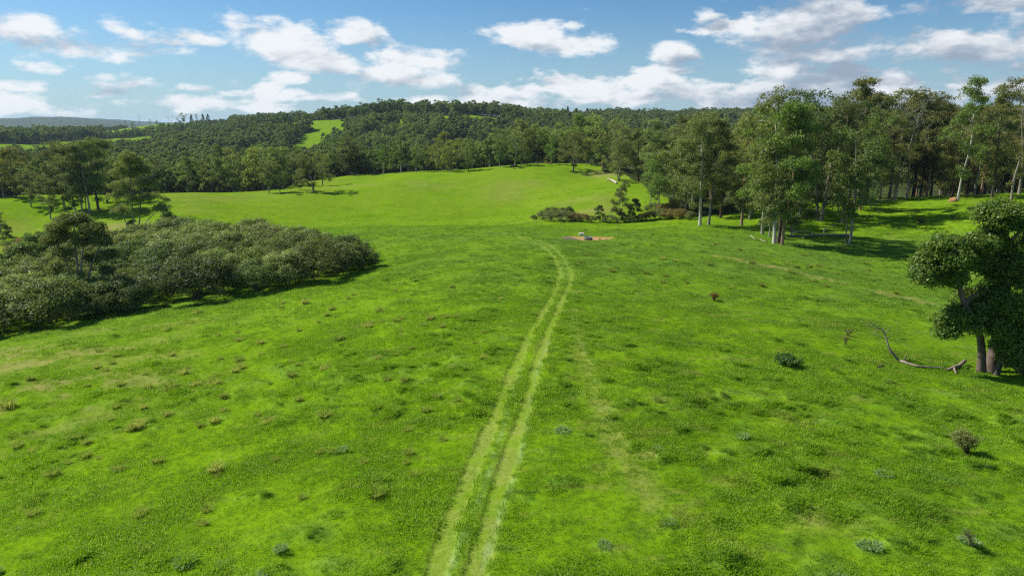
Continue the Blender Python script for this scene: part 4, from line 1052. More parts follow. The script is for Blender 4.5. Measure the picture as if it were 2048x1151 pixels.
# first a rank along the front edge, then the rest
edge = poly(np.c_[[p[0] * 1.035 for p in fw], [p[1] * 1.03 for p in fw], np.zeros(len(fw))], 3.4)
for p in edge[::1]: pts.append((p[0] + _r.normal(0, .3), p[1] + _r.normal(0, .35), 1))
while tries < 9000:
    tries += 1; x = _r.uniform(min(xs), max(xs)); y = _r.uniform(min(ys), max(ys))
    if not inside(x, y, pg): continue
    if min((x - a) ** 2 + (y - b) ** 2 for a, b, _ in pts) < 4.1 ** 2: continue
    pts.append((x, y, 0))
SIL = (1.28, 1.36, 1.22)
for (x, y, e) in pts:
    px = px_of(x, y) ; D = y
    v = vnoise(np.array([x / 9.0]), np.array([y / 9.0]))[0]
    H = _r.uniform(3.7, 6.0) * (.92 if e else 1.0) * float(np.interp(px, [300, 420, 560, 700], [1.0, .95, .84, .80])) * (1 + .15 * v)
    if 70 < px < 290 and D < 92: H *= .72
    silver = (300 < px < 560 and abs(D - (99 + (px - 300) * .02)) < 7) or v > .30
    dark = v < -.22 or (90 < px < 350 and D < 86)
    wh = ('at the left margin' if px < 90 else 'around the fan shaped gum' if px < 290 else 'before the big multi stem gum' if px < 430 else 'in its middle' if px < 590 else 'at its rounded right end')
    if silver: lab, ti, gr = 'silvery grey-green shrub of the dense thicket', SIL, 'silvery shrubs of the thicket'
    elif dark: lab, ti, gr = 'dark green shrub of the dense thicket', (.62, .78, .60), 'dark shrubs of the thicket'
    elif e: lab, ti, gr = 'olive green front rank shrub of the thicket', (.80, .92, .64), 'front rank of thicket shrubs'
    else: lab, ti, gr = 'olive green rounded inner shrub of the dense thicket', (.90, 1.0, .72), 'olive shrubs inside the thicket'
    _k = _r.uniform(.82, 1.22); ti = tuple(c * _k * _r.uniform(.96, 1.04) for c in ti)
    lab = lab + ' ' + wh; gr = gr + ' ' + wh
    tree('shrub%d' % _r.integers(5), x, y, H, 'shrub', lab, 'shrub', gr, tint=ti, width=_r.uniform(1.15, 1.5), woodname='stems')

# ------------------------------------------------------------------ woods beyond
_f = np.random.default_rng(8)
cand = []
for (y0, y1, st) in ((150, 300, 7.6), (300, 420, 7.2), (420, 1000, 8.8), (1000, 1750, 10.0)):
    gx, gy = np.meshgrid(np.arange(-y1 * .95, y1 * .95, st), np.arange(y0, y1, st)); gx = gx.ravel() + _f.uniform(-.42, .42, gx.size) * st; gy = gy.ravel() + _f.uniform(-.42, .42, gy.size) * st
    k = (np.abs(np.arctan2(gx, gy)) < .74) & wooded(gx, gy); cand.append(np.c_[gx[k], gy[k]])
cand = np.concatenate(cand)
# open wood floor in places
gap = fbm(cand[:, 0], cand[:, 1], 70, 3, 51)
cand = cand[_f.random(len(cand)) < np.clip(1.15 - np.maximum(0, gap - .28) * 2.2, 0, 1)]
z = grid_z(cand[:, 0], cand[:, 1]); r = np.hypot(cand[:, 0], cand[:, 1]); aa = np.arctan2(cand[:, 0], cand[:, 1])
Hc = np.interp(r, [150, 220, 330, 600, 1500], [19, 17.5, 15.5, 15, 14]) * _f.uniform(.75, 1.18, len(r))
px_ = px_of(cand[:, 0], cand[:, 1])
right = (px_ > 1290) & (r < 330); Hc[right] *= np.interp(px_[right], [1290, 1500, 1760, 2050], [1.05, 1.2, 1.35, 1.45]) * np.interp(r[right], [180, 330], [1, .92])
left = (px_ < 330) & (r < 420); Hc[left] *= .95
Hc[(px_ > 200) & (px_ < 460) & (r > 900)] *= .7
Hc *= 1 + .25 * np.clip(fbm(cand[:, 0], cand[:, 1], 40, 2, 52), -.6, .6)
order = np.argsort(r); run = np.full(1600, -1.0); keep = np.zeros(len(r), bool)
for k in order:
    b = int((aa[k] + .78) / 1.56 * 1599); w = max(1, int(3.0 / r[k] / 1.56 * 1599))
    e = (z[k] + Hc[k] - CAMZ) / r[k]
    if e > run[b] - .001: keep[k] = True
    e2 = (z[k] + Hc[k] * .62 - CAMZ) / r[k]; sl = slice(max(0, b - w), b + w + 1); run[sl] = np.maximum(run[sl], e2)
    if keep[k] is False: pass
# ground itself hides too
tt = np.linspace(.04, .98, 60)
for k in np.where(keep)[0]:
    xx = cand[k, 0] * tt; yy = cand[k, 1] * tt; m_ = np.hypot(xx, yy) > 20
    if ((grid_z(xx[m_], yy[m_]) - CAMZ) / np.hypot(xx[m_], yy[m_])).max() > (z[k] + Hc[k] - CAMZ) / r[k]: keep[k] = False
cand, z, r, Hc, px_ = cand[keep], z[keep], r[keep], Hc[keep], px_[keep]
seen_edge = (px_ > -40) & (px_ < 2090)
size = Hc / r * seen_edge
od = np.argsort(-size); N_IND = max(0, 292 - n_gum - 3)
dead_zone = lambda x, y: (((px_of(x, y) - 790) / 110) ** 2 + ((y - 640) / 110) ** 2) < 1
print('woods', len(cand), 'individual', N_IND)
for k in od[:N_IND]:
    x, y = cand[k]; p = px_[k]; D = y
    tn = 1 + .5 * float(fbm(np.array([x]), np.array([y]), 60, 2, 61)[0])
    base_t = OL if D > 260 else OL
    if p < 330: lab, gr = 'gum in the wood behind the left meadow', 'gums of the left wood'
    elif p < 600: lab, gr = 'gum in the pale trunked row just behind the left end of the crest line', 'gums behind the left crest line'
    elif p < 1300: lab, gr = 'gum in the valley wood showing above the green hill', 'gums above the green hill'
    elif p < 1740: lab, gr = 'gum in the wood behind the near stand of white trunks', 'gums behind the near stand'
    else: lab, gr = 'gum in the dense brown-green wood behind the right rise', 'gums behind the right rise'
    if 1300 <= p < 1740:
        w2 = 'left of the clean white trunk' if p < 1400 else 'between white trunk and near cluster' if p < 1545 else 'right of the near trunk cluster'
        lab = 'gum in the wood behind the stand, ' + w2; gr = 'gums ' + w2
    elif p >= 1740:
        w2 = 'left of the half dead gum' if p < 1788 else 'between half dead gum and white trunk' if p < 1915 else 'right of the tall white trunk'
        lab = 'gum in the brown-green wood behind the rise, ' + w2; gr = 'gums ' + w2
    big = D < 250
    kd = _f.choice(['tall1', 'tall2', 'tall3', 'dark1', 'dark2', 'multi1', 'sparse1'], p=[.2, .15, .15, .2, .08, .12, .10]) if big else _f.choice(['mid1', 'mid2', 'mid3', 'mid4', 'mid5', 'mid6'], p=[.24, .22, .16, .16, .16, .06])
    ti = BR if (p > 1740 and _f.random() < .6) or _f.random() < .15 else OL
    _k = _f.uniform(.85, 1.2); ti = tuple(c * tn * _k * _f.uniform(.96, 1.04) for c in ti)
    tree(kd, x, y, Hc[k], label=lab, group=gr, tint=ti, bark=((.85, .84, .8), GREY, (.5, .45, .4), BROWN, (.42, .36, .32))[_f.integers(5)], width=_f.uniform(1.0, 1.3) if big else _f.uniform(1.0, 1.25))
rest = od[N_IND:]
fp = [link('far_tree_source', PROTO[k]['whole'], color=c) for k, c in (('far1', (1, 1, 1)), ('far2', (.78, .98, .85)), ('far3', (.66, .82, .78)), ('far4', (1.30, 1.2, .85)), ('far5', (1.35, 1.2, 1.1)), ('far1', (1.2, 1.4, .8)))]
nr = len(rest); X = cand[rest]
zone = fbm(X[:, 0], X[:, 1], 120, 3, 71)
ix = np.where(zone > .12, _f.choice([3, 0, 4, 2], nr, p=[.5, .25, .1, .15]), _f.choice([0, 1, 2, 5], nr, p=[.3, .3, .25, .15]))
dz = (((px_[rest] - 790) / 110) ** 2 + ((X[:, 1] - 640) / 130) ** 2) < 1; ix = np.where(dz & (_f.random(nr) < .7), 4, ix)
hs_ = Hc[rest] / 15.8; ws_ = hs_ * _f.uniform(.9, 1.3, nr)
fo = scatter('far_forest', fp, np.c_[X, z[rest]], np.c_[np.zeros(nr), np.zeros(nr), _f.uniform(0, 6.28, nr)], np.c_[ws_, ws_, hs_], ix)
fo['kind'] = 'stuff'; tag(fo, 'dense grey-green forest covering the far hillsides up to the skyline', 'forest')

# ------------------------------------------------------------------ tussocks and weeds on the slope
def dry_mat(name, c1, c2, tr_=.25):
    m, nt = new_mat(name); geo = nt.n.new('ShaderNodeNewGeometry'); oi = nt.n.new('ShaderNodeObjectInfo')
    c = nt.mix(geo.outputs['Random Per Island'], c1, c2); c = nt.mix(1.0, c, oi.outputs['Color'], 'MULTIPLY')
    out(nt, leaf_shader(nt, c, tr_, 0)); return m
STRAWM = dry_mat('dry_grass', rgb(.46, .46, .14), rgb(.24, .32, .05), .45)
WEEDM = dry_mat('weed_leaves', rgb(.20, .31, .11), rgb(.36, .46, .20), .38)
rt = np.random.default_rng(12)
tus = []
for k in range(4):
    g = Geo(); blades(g, 190, .19, .46, .011, .8, rt, curve=.35, dirx=(.25, -.1)); blades(g, 70, .30, .16, .011, 1.4, rt, curve=.6); tus.append(g.mesh('tussock_%d' % k, STRAWM))
wee = []
for k in range(3):
    g = Geo(); blades(g, 150, .30, .22, .020, 1.1, rt, curve=.5); blades(g, 90, .42, .13, .018, 1.3, rt, curve=.5); wee.append(g.mesh('weed_%d' % k, WEEDM))
def put(name, me, x, y, s, label, cat, group=None, color=(1, 1, 1), tilt=.1, sink=.02):
    o = link(name, me, loc=(x, y, gzz(x, y) - sink), color=color); o.scale = (s, s, s * rt.uniform(.8, 1.1)); o.rotation_euler = (rt.normal(0, tilt), rt.normal(0, tilt), rt.uniform(0, 6.28)); tag(o, label, cat, group); return o
EX = [(345, 782, 1.3), (430, 771, 1.1), (395, 776, .9), (470, 748, .8), (478, 722, 1.0), (482, 738, .9), (366, 748, 1.0), (345, 712, .8), (448, 800, 1.0), (430, 846, 1.1), (538, 848, 1.1), (272, 858, 1.3), (262, 862, .9), (282, 846, .8),
      (335, 835, .9), (288, 818, .7), (585, 755, 1.2), (648, 740, .8), (773, 762, .9), (757, 722, .9), (681, 680, 1.2), (716, 656, .9), (735, 655, 1.0), (742, 648, .8), (760, 625, .9), (610, 607, 1.1), (664, 620, 1.0), (697, 598, .7), (566, 607, .7),
      (480, 682, .8), (520, 688, .8), (195, 738, .8), (196, 704, .8), (262, 700, .7), (60, 765, .8), (38, 898, 1.0), (65, 905, .8), (18, 818, 1.2), (240, 775, .7), (112, 955, 1.0), (318, 925, .9), (430, 942, 1.2), (238, 940, 1.0), (400, 625, .9), (390, 628, .8),
      (800, 640, .8), (862, 640, .9), (845, 655, .8), (905, 590, .7), (790, 580, .6), (707, 590, .6), (1325, 520, 1.0), (1350, 524, .7), (1465, 575, .6), (1660, 540, .7), (1675, 548, .8), (1695, 541, .7), (1748, 562, .8), (1760, 545, .6), (1590, 535, .8), (1545, 528, .7), (1720, 522, .7),
      (1430, 488, .8), (1405, 490, .6), (1480, 498, .7), (1505, 500, .6), (1530, 512, .7), (1485, 520, .7), (1625, 500, .6), (1240, 505, .6), (1210, 500, .6), (1815, 520, .7), (1870, 545, .7), (1908, 470, .7), (1318, 805, .9), (650, 835, 1.2), (930, 700, .7), (905, 745, .7), (1000, 600, .6)]
for (px, py, s) in EX:
    x, y = hit(px, py); dist = math.hypot(x, y)
    left = px < 1000
    put('grass_tussock', tus[rt.integers(4)], x, y, s * (.95 if dist < 45 else 1.25), 'dry brownish grass tussock on the slope left of the wheel track' if left else 'dry brownish grass tussock on the pasture right of the wheel track', 'tussock',
        'dry tussocks left of the wheel track' if left else 'dry tussocks right of the wheel track', (1, 1, 1) if rt.random() < .6 else (.75, .85, .7))
for k in range(95):
    a = rt.uniform(-.66, -.02); r = math.exp(rt.uniform(math.log(24), math.log(88))); x, y = r * math.sin(a), r * math.cos(a)
    if inside(x, y, pg) or seg_dist(np.array([x]), np.array([y]), WL)[0] < 1.5: continue
    put('grass_tussock', tus[rt.integers(4)], x, y, rt.uniform(.45, .9) * (1 if r < 45 else 1.2), 'dry brownish grass tussock on the slope left of the wheel track', 'tussock', 'dry tussocks left of the wheel track', (.8, .9, .7))
for k in range(70):
    a = rt.uniform(.10, .62); r = math.exp(rt.uniform(math.log(70), math.log(150))); x, y = r * math.sin(a), r * math.cos(a)
    if wooded(np.array([x]), np.array([y]))[0]: continue
    put('grass_tussock', tus[rt.integers(4)], x, y, rt.uniform(.6, 1.3), 'dry brownish grass tussock on the pasture right of the wheel track', 'tussock', 'dry tussocks right of the wheel track', (.7, .75, .6))
nw = 0
for (x, y, a_, b_, h, ro, c) in sorted(hum, key=lambda q: math.hypot(q[0], q[1])):
    if c > .90 and nw < 36 and not inside(x, y, pg):
        L_ = x < np.interp(y, [20, 60, 100], [-2, 5, 10])
        put('weed_clump', wee[rt.integers(3)], x, y, rt.uniform(.5, .85) * (1 if y < 50 else 1.25), 'low blue-green weed clump in the grass left of the wheel track' if L_ else 'low blue-green weed clump in the grass right of the wheel track', 'weed',
            'blue-green weeds left of the wheel track' if L_ else 'blue-green weeds right of the wheel track'); nw += 1

# ------------------------------------------------------------------ twiggy plants, drawn stem by stem
def twig_plant(name, seed, h, w, n, mat, leafm=None, nleaf=0, L=.05, W=.025, r0=.008, lean=(0, 0)):
    rg = np.random.default_rng(seed); g = Geo(); gl = Geo(); C = []
    for k in range(n):
        th = rg.uniform(0, 6.28); u = rg.random() ** .6; hh = h * rg.uniform(.6, 1) * (1 - .35 * u)
        tx, ty = w * u * math.cos(th) + lean[0] * hh, w * u * math.sin(th) + lean[1] * hh
        p = np.array([(0.04 * math.cos(th), .04 * math.sin(th), -.05), (tx * .35, ty * .35, hh * .45), (tx * .8, ty * .8, hh * .8), (tx, ty, hh)]); p[1:3] += rg.normal(0, .03 * h, (2, 3))
        g.tube(p, np.array([1, .8, .5, .25]) * r0, 4)
        for q in range(4):
            f = rg.uniform(.4, .95); b = p[1] * (1 - f) + p[3] * f; e = b + rg.normal(0, .14 * h, 3) + [0, 0, .10 * h]
            g.tube([b, (b + e) / 2 + rg.normal(0, .01, 3), e], np.array([.5, .35, .2]) * r0, 3); C += [e, (b + e) / 2]
        C.append(p[3])
    wood = g.mesh(name + '_stems', mat, True); lf = None
    if leafm and nleaf: foliage(gl, np.array(C), .09 * h + .03, nleaf, L, W, rg, droop=-.3); lf = gl.mesh(name + '_leaves', leafm)
    return wood, lf
def plant(name, label, cat, px, py, args, group=None, tint=(1, 1, 1), bark=(1, 1, 1)):
    x, y = hit(px, py); w_, l_ = twig_plant(name, *args)
    e = bpy.data.objects.new(name, None); COL.objects.link(e); e.location = (x, y, gzz(x, y)); tag(e, label, cat, group)
    link('stems', w_, e, color=bark)
    if l_: link('leaves', l_, e, color=tint)
    return e
plant('dead_bush', 'small brown twiggy bush alone in the grass right of the track bend', 'bush', 1428, 602, (101, .85, .45, 46, DEADW, LEAF, 5, .05, .03, .010), bark=(.55, .36, .26), tint=(1.6, .9, .7))
plant('thistle', 'dark green spreading leafy weed in the middle of the right pasture', 'plant', 1576, 730, (102, .62, .85, 70, BARK_D, LEAF_B, 14, .10, .045, .010), tint=(.75, .95, 1.0))
plant('grey_bush', 'grey-green bushy plant with its shadow, near the right margin', 'bush', 1934, 908, (103, 1.05, .42, 80, DEADW, LEAF_D, 12, .055, .03, .009, (-.28, .05)), tint=(1.25, 1.2, .9), bark=(.6, .5, .4))
plant('dry_weed', 'upper of two thin brown weeds left of the fallen branch', 'plant', 1696, 672, (104, .65, .3, 26, DEADW, LEAF, 4, .04, .02, .007), bark=(.5, .45, .3), tint=(1.3, 1.0, .8))
plant('dry_weed', 'lower of two thin brown weeds left of the fallen branch', 'plant', 1690, 690, (105, .8, .22, 20, DEADW, LEAF, 4, .04, .02, .007), bark=(.5, .42, .3), tint=(1.3, 1.0, .8))
plant('dead_stalk', 'leaning dead brown stalk in the grass near the lower right corner', 'plant', 1944, 1102, (106, .75, .12, 12, DEADW, LEAF, 2, .04, .02, .009, (-.45, .1)), bark=(.45, .36, .28))
plant('dry_weed', 'low brown scrub at the edge of the big tree shadow on the right slope', 'bush', 1840, 446, (107, 1.1, 1.5, 60, DEADW, LEAF, 4, .07, .03, .014), bark=(.42, .32, .26))
plant('dry_weed', 'dull green low bush on the right slope, left of two', 'bush', 1905, 438, (108, .8, .7, 40, DEADW, LEAF, 6, .06, .03, .012), bark=(.5, .4, .3))
plant('dry_weed', 'dull green low bush on the right slope, right of two', 'bush', 1940, 422, (109, .9, .8, 40, DEADW, LEAF, 6, .06, .03, .012), bark=(.5, .4, .3))
plant('dead_bush', 'bare grey twig bush at the right margin in front of the broadleaf tree', 'bush', 2046, 748, (110, 2.1, 1.3, 70, DEADW, None, 0, 0, 0, .018, (-.25, 0)), bark=(.8, .8, .78))

# ------------------------------------------------------------------ gully scrub and skirts of the woods
SCRUB = [(1068, 440, 1.3), (1088, 439, 2.2), (1103, 441, 3.4), (1118, 443, 2.6), (1135, 441, 3.4), (1150, 443, 2.2), (1165, 444, 2.0), (1183, 445, 1.6), (1222, 446, 1.8), (1252, 445, 1.9), (1285, 443, 1.8), (1302, 441, 2.2), (1322, 439, 2.6), (1345, 437, 2.2), (1365, 438, 2.4), (1382, 440, 2.0), (1332, 430, 2.8), (1355, 426, 3.2), (1310, 428, 2.6)]
for i_, (px, py, h) in enumerate(SCRUB):
    x, y = hit(px, py); brown = rt.random() < .5
    tree('shrub%d' % (i_ % 5), x, y + .8, h, 'shrub', 'brownish low scrub bush in the gully behind the water trough' if brown else 'grey-green low scrub bush in the gully behind the water trough', 'shrub', 'brown scrub in the gully' if brown else 'green scrub in the gully',
         tint=(1.35, .95, .85) if brown else (1.0, 1.0, .9), width=rt.uniform(1.1, 1.7), woodname='stems')
for i_ in range(46):
    px = rt.uniform(-20, 250); D = rt.uniform(118, 168) - px * .08; x, y = spot(px, D)
    if inside(x, y, pg): continue
    brown = rt.random() < .45
    tree('shrub%d' % (i_ % 5), x, y, rt.uniform(.7, 1.9), 'shrub', 'low brown bush in the rough gully behind the thicket' if brown else 'low dull green bush in the rough gully behind the thicket', 'shrub', 'brown bushes in the left gully' if brown else 'green bushes in the left gully',
         tint=(1.3, .92, .75) if brown else (.95, 1.0, .8), width=rt.uniform(1.1, 2.0), woodname='stems')

# ------------------------------------------------------------------ dead timber
def timber(name, label, cat, paths, mat, color=(1, 1, 1), group=None, sides=8):
    """paths: lists of (px, py or None, lift, radius); the first point's ground spot is the object's own spot"""
    g = Geo(); o0 = None
    for pth in paths:
        P = []; Rr = []
        for (a, b, lift, rad) in pth:
            if isinstance(b, tuple): x, y = hit(*b); x += a
            else: x, y = hit(a, b)
            if o0 is None: o0 = (x, y, gzz(x, y))
            P.append((x - o0[0], y - o0[1], gzz(x, y) + lift - o0[2])); Rr.append(rad)
        P = np.array(P); m = poly(P, .18, .012, rt); t0 = np.r_[0, np.cumsum(np.linalg.norm(np.diff(P, axis=0), axis=1))]; t1 = np.r_[0, np.cumsum(np.linalg.norm(np.diff(m, axis=0), axis=1))]
        rd = np.interp(t1 / t1[-1], t0 / t0[-1], Rr) * rt.uniform(.88, 1.12, len(m)); g.tube(m, rd, sides)
    o = link(name, g.mesh(name, mat, True), loc=o0, color=color); tag(o, label, cat, group); return o
bx, by = hit(1800, 724); bz = gzz(bx, by); k_ = by / FPX
def up(px, py, dy=0.0):
    return ((px - 1800) * k_, dy, (724 - py) * k_ * .98)
g = Geo(); rb = np.random.default_rng(9)
main = [up(1800, 724), up(1789, 712, .1), up(1778, 696, .25), up(1773, 678, .4), up(1768, 664, .5), up(1758, 655, .55), up(1745, 647, .6), up(1734, 640, .65)]
m = poly(main, .12, .01, rb); g.tube(m, np.interp(np.linspace(0, 1, len(m)), [0, .3, .6, 1], [.085, .07, .045, .012]), 8)
for (a, pts_) in ((.45, [up(1773, 680, .4), up(1762, 672, .5), up(1750, 670, .55), up(1738, 672, .6)]), (.5, [up(1770, 668, .45), up(1776, 655, .4), up(1779, 646, .3)]), (.6, [up(1764, 660, .5), up(1768, 650, .4), up(1766, 642, .45)]),
                  (.6, [up(1755, 653, .55), up(1750, 662, .5), up(1742, 664, .6)]), (.8, [up(1745, 647, .6), up(1738, 650, .6), up(1728, 648, .7)]), (.2, [up(1782, 702, .2), up(1776, 704, .1), up(1770, 702, 0)]), (.5, [up(1774, 676, .4), up(1780, 668, .3), up(1782, 660, .3)])):
    q = poly(pts_, .08, .012, rb); g.tube(q, np.linspace(.028, .007, len(q)), 5)
gp_ = []
for (px, py, rad) in ((1800, 725, .12), (1815, 730, .115), (1835, 735, .10), (1856, 737, .085), (1878, 738, .07), (1897, 741, .06)):
    x, y = hit(px, py); gp_.append((x - bx, y - by, gzz(x, y) - bz + rad * .7 + .03))
q = poly(gp_, .15, .01, rb); g.tube(q, np.linspace(.09, .035, len(q)), 8)
q = poly([up(1811, 728, 0), up(1812, 722, 0), up(1809, 716, 0), up(1812, 711, .05)], .06, .01, rb); g.tube(q, np.linspace(.06, .03, len(q)), 6)
ob = link('fallen_branch', g.mesh('fallen_branch', DEADW, True), loc=(bx, by, bz), color=(.85, .80, .74)); tag(ob, 'long curved dead branch rising from the grass with a forked twiggy tip', 'branch')
timber('log', 'short weathered log end in the grass beside the broadleaf tree', 'log', [[(1894, 743, .06, .05), (1906, 741, .12, .10), (1918, 737, .20, .12), (1928, 730, .30, .10)], [(1906, 741, .12, .08), (1912, 748, .05, .05)]], DEADW, (.8, .68, .6))
timber('log', 'small dark piece of wood lying left of the curved branch base', 'log', [[(1755, 736, .05, .05), (1766, 734, .10, .07)]], DEADW, (.4, .35, .3))
timber('fallen_log', 'long fallen log lying in the big tree shadow behind the twin pale stems', 'log', [[(1575, 474, .15, .12), (1610, 474, .2, .16), (1650, 473, .25, .2), (1700, 474, .3, .28)]], DEADW, (.8, .78, .74))
timber('fallen_log', 'pale thin fallen branch just behind the near trunk cluster', 'log', [[(1584, 467, .25, .10), (1610, 466, .3, .09), (1628, 470, .15, .05)]], DEADW, (1.2, 1.15, 1.1))
timber('tree_stump', 'small pale broken stump standing behind the long fallen log', 'stump', [[(1648, 466, -.2, .16), (1648, 466, .45, .14), (1648, 466, .8, .20)], [(1648, 466, .6, .10), (1652, 466, .95, .07)]], DEADW, (1.2, 1.15, 1.0))
timber('fallen_branch', 'thin pale branch sloping down from the red-brown trunk', 'branch', [[(1652, 458, .1, .04), (1670, 452, .3, .05), (1684, 449, .7, .06)], [(1684, 452, .1, .05), (1683, 449, .5, .04)]], DEADW, (1.1, 1.05, .9))
timber('fallen_branch', 'thin bleached branch on the grass, left of two beside the near cluster', 'branch', [[(1500, 471, .06, .05), (1506, 476, .08, .06), (1510, 480, .06, .04)]], DEADW, (1.3, 1.25, 1.1))
timber('fallen_branch', 'thin bleached branch on the grass, right of two beside the near cluster', 'branch', [[(1520, 479, .06, .05), (1528, 483, .08, .06), (1536, 484, .06, .04)]], DEADW, (1.3, 1.25, 1.1))
timber('fallen_log', 'bleached white log lying on the hill shoulder left of the upright fork trunked gum', 'log', [[(1216, 360, .35, .16), (1222, 363, .45, .35), (1228, 365, .4, .38), (1233, 368, .3, .30)], [(1222, 363, .5, .14), (1217, 364, .9, .08)], [(1216, 360, .3, .12), (1213, 363, .2, .07)]], DEADW, (1.5, 1.45, 1.35))
timber('fallen_log', 'thin pale log lying along the foot of the right tree line', 'log', [[(1725, 409, .25, .16), (1750, 404, .25, .16), (1790, 401, .25, .12)]], DEADW, (.9, .9, .85))
timber('fallen_log', 'brown log on the hilltop line below the white slanting trunk', 'log', [[(1020, 335, .3, .3), (1031, 334, .4, .45), (1036, 334, .3, .3)]], DEADW, (.7, .45, .35))
timber('fallen_branch', 'short pale stick in the grass below the left leaning trunk', 'branch', [[(1834, 398, .1, .05), (1838, 402, .1, .07)]], DEADW, (1.3, 1.25, 1.1))

# bare spars that stand above the stand
def dead_tree(px, D, pt, label, lean, seed, n=8):
    x, y = spot(px, D); H = top_height(x, y, pt); rg = np.random.default_rng(seed); T = Tree(rg, .8)
    T.trunk([(0, 0, -.5), (lean * H * .3, 0, H * .35), (lean * H * .7, .2, H * .7), (lean * H, .2, H)], .16, .03)
    C = np.array([(lean * H * f + rg.normal(0, 1.2), rg.normal(0, 1.2), H * f + rg.uniform(.3, 1.5)) for f in rg.uniform(.55, .93, n)]); T.grow(C, H * .3, tipr=.02)
    g = Geo(); T.wood(g, 6); o = link('dead_tree', g.mesh('dead_tree', DEADW, True), loc=(x, y, gzz(x, y)), color=(.55, .52, .5)); tag(o, label, 'dead tree')
dead_tree(1709, 150, 184, 'bare dead spar poking straight above the right end of the near stand', .0, 1)
dead_tree(1690, 152, 196, 'thinner bare leaning spar left of the straight dead one', -.05, 2, 5)
dead_tree(1745, 165, 205, 'bare twiggy dead tree between the near stand and the half dead gum', .03, 3, 14)

# ------------------------------------------------------------------ water trough, block, earth mound
CONC = plain_mat('old_concrete', rgb(.36, .34, .27), .9, 6, .4); WET = plain_mat('stained_concrete', rgb(.20, .20, .10), .9, 5, .5)
x, y = hit(1176, 479); z = gzz(x, y)
e = bpy.data.objects.new('water_trough', None); COL.objects.link(e); e.location = (x, y, z); tag(e, 'round concrete water trough on the patch of bare earth', 'trough')
def lathe(prof, n=40):
    g = Geo(); th = np.linspace(0, 2 * math.pi, n, endpoint=False); v = np.array([(r * math.cos(t), r * math.sin(t), zz) for r, zz in prof for t in th]); m_ = len(prof)
    i, j = np.meshgrid(np.arange(m_ - 1), np.arange(n), indexing='ij'); a = (i * n + j).ravel(); b = (i * n + (j + 1) % n).ravel(); g.add(v, np.c_[a, b, b + n, a + n]); return g
g = lathe([(.62, -.1), (.68, .02), (.72, .12), (.735, .30), (.74, .47), (.735, .50), (.71, .515), (.66, .51), (.645, .49), (.63, .30), (.60, .10), (.02, .09)]); link('basin', g.mesh('basin', CONC, True), e)
g = lathe([(.738, .20), (.7405, .21), (.7435, .33), (.738, .34)]); link('stain_band', g.mesh('stain_band', WET, True), e)
wm, nt = new_mat('trough_water'); p = nt.n.new('ShaderNodeBsdfPrincipled'); p.inputs['Base Color'].default_value = (.05, .08, .09, 1); p.inputs['Roughness'].default_value = .06; p.inputs['Metallic'].default_value = .0; p.inputs['Specular IOR Level'].default_value = .8; out(nt, p.outputs[0])
g = lathe([(.640, .43), (.001, .4305)]); link('water', g.mesh('water', wm), e)
def lump(seed, sx, sy, sz, nu=14, nv=8, rough=.12, flat=.0):
    rg = np.random.default_rng(seed); g = Geo(); th = np.linspace(0, 2 * math.pi, nu, endpoint=False); v = []
    for i in range(nv):
        ph = (i + .5) / nv * math.pi * .62 + .02
        for t in th:
            k = 1 + rg.normal(0, rough * .5) + rough * math.sin(3 * t + seed) * math.sin(ph)
            sq = (abs(math.cos(t)) ** 6 + abs(math.sin(t)) ** 6) ** (-1 / 6) if flat else 1
            v.append((sx * k * sq * math.cos(t) * math.sin(ph) ** (.45 if flat else 1), sy * k * sq * math.sin(t) * math.sin(ph) ** (.45 if flat else 1), sz * (math.cos(ph) + .35) / 1.35))
    v.append((0, 0, sz)); i, j = np.meshgrid(np.arange(nv - 1), np.arange(nu), indexing='ij'); a = (i * nu + j).ravel(); b = (i * nu + (j + 1) % nu).ravel()
    g.add(v, np.c_[a, a + nu, b + nu, b], np.c_[np.full(nu, len(v) - 1), np.arange(nu), (np.arange(nu) + 1) % nu]); return g
x, y = hit(1163, 471); PALE = plain_mat('pale_block', rgb(.74, .68, .55), .9, 5, .25)
e = bpy.data.objects.new('stone_block', None); COL.objects.link(e); e.location = (x, y, gzz(x, y) - .02); e.scale = (.72, .72, .62); tag(e, 'pale sandstone coloured block lying in the grass behind the water trough', 'block')
o = link('block_body', lump(4, .50, .42, .85, 16, 8, .06, 1).mesh('block_body', PALE), e, loc=(-.18, 0, 0)); o = link('broken_end', lump(5, .34, .36, .82, 12, 7, .10, 1).mesh('broken_end', PALE), e, loc=(.40, -.05, 0))
x, y = hit(1907, 403); EARTH = plain_mat('orange_earth', rgb(.52, .25, .11), .95, 3, .35)
o = link('earth_mound', lump(6, .85, .75, 1.05, 18, 9, .16).mesh('earth_mound', EARTH, True), loc=(x, y, gzz(x, y) - .1)); tag(o, 'orange earth mound at the foot of the tall white trunk', 'mound')

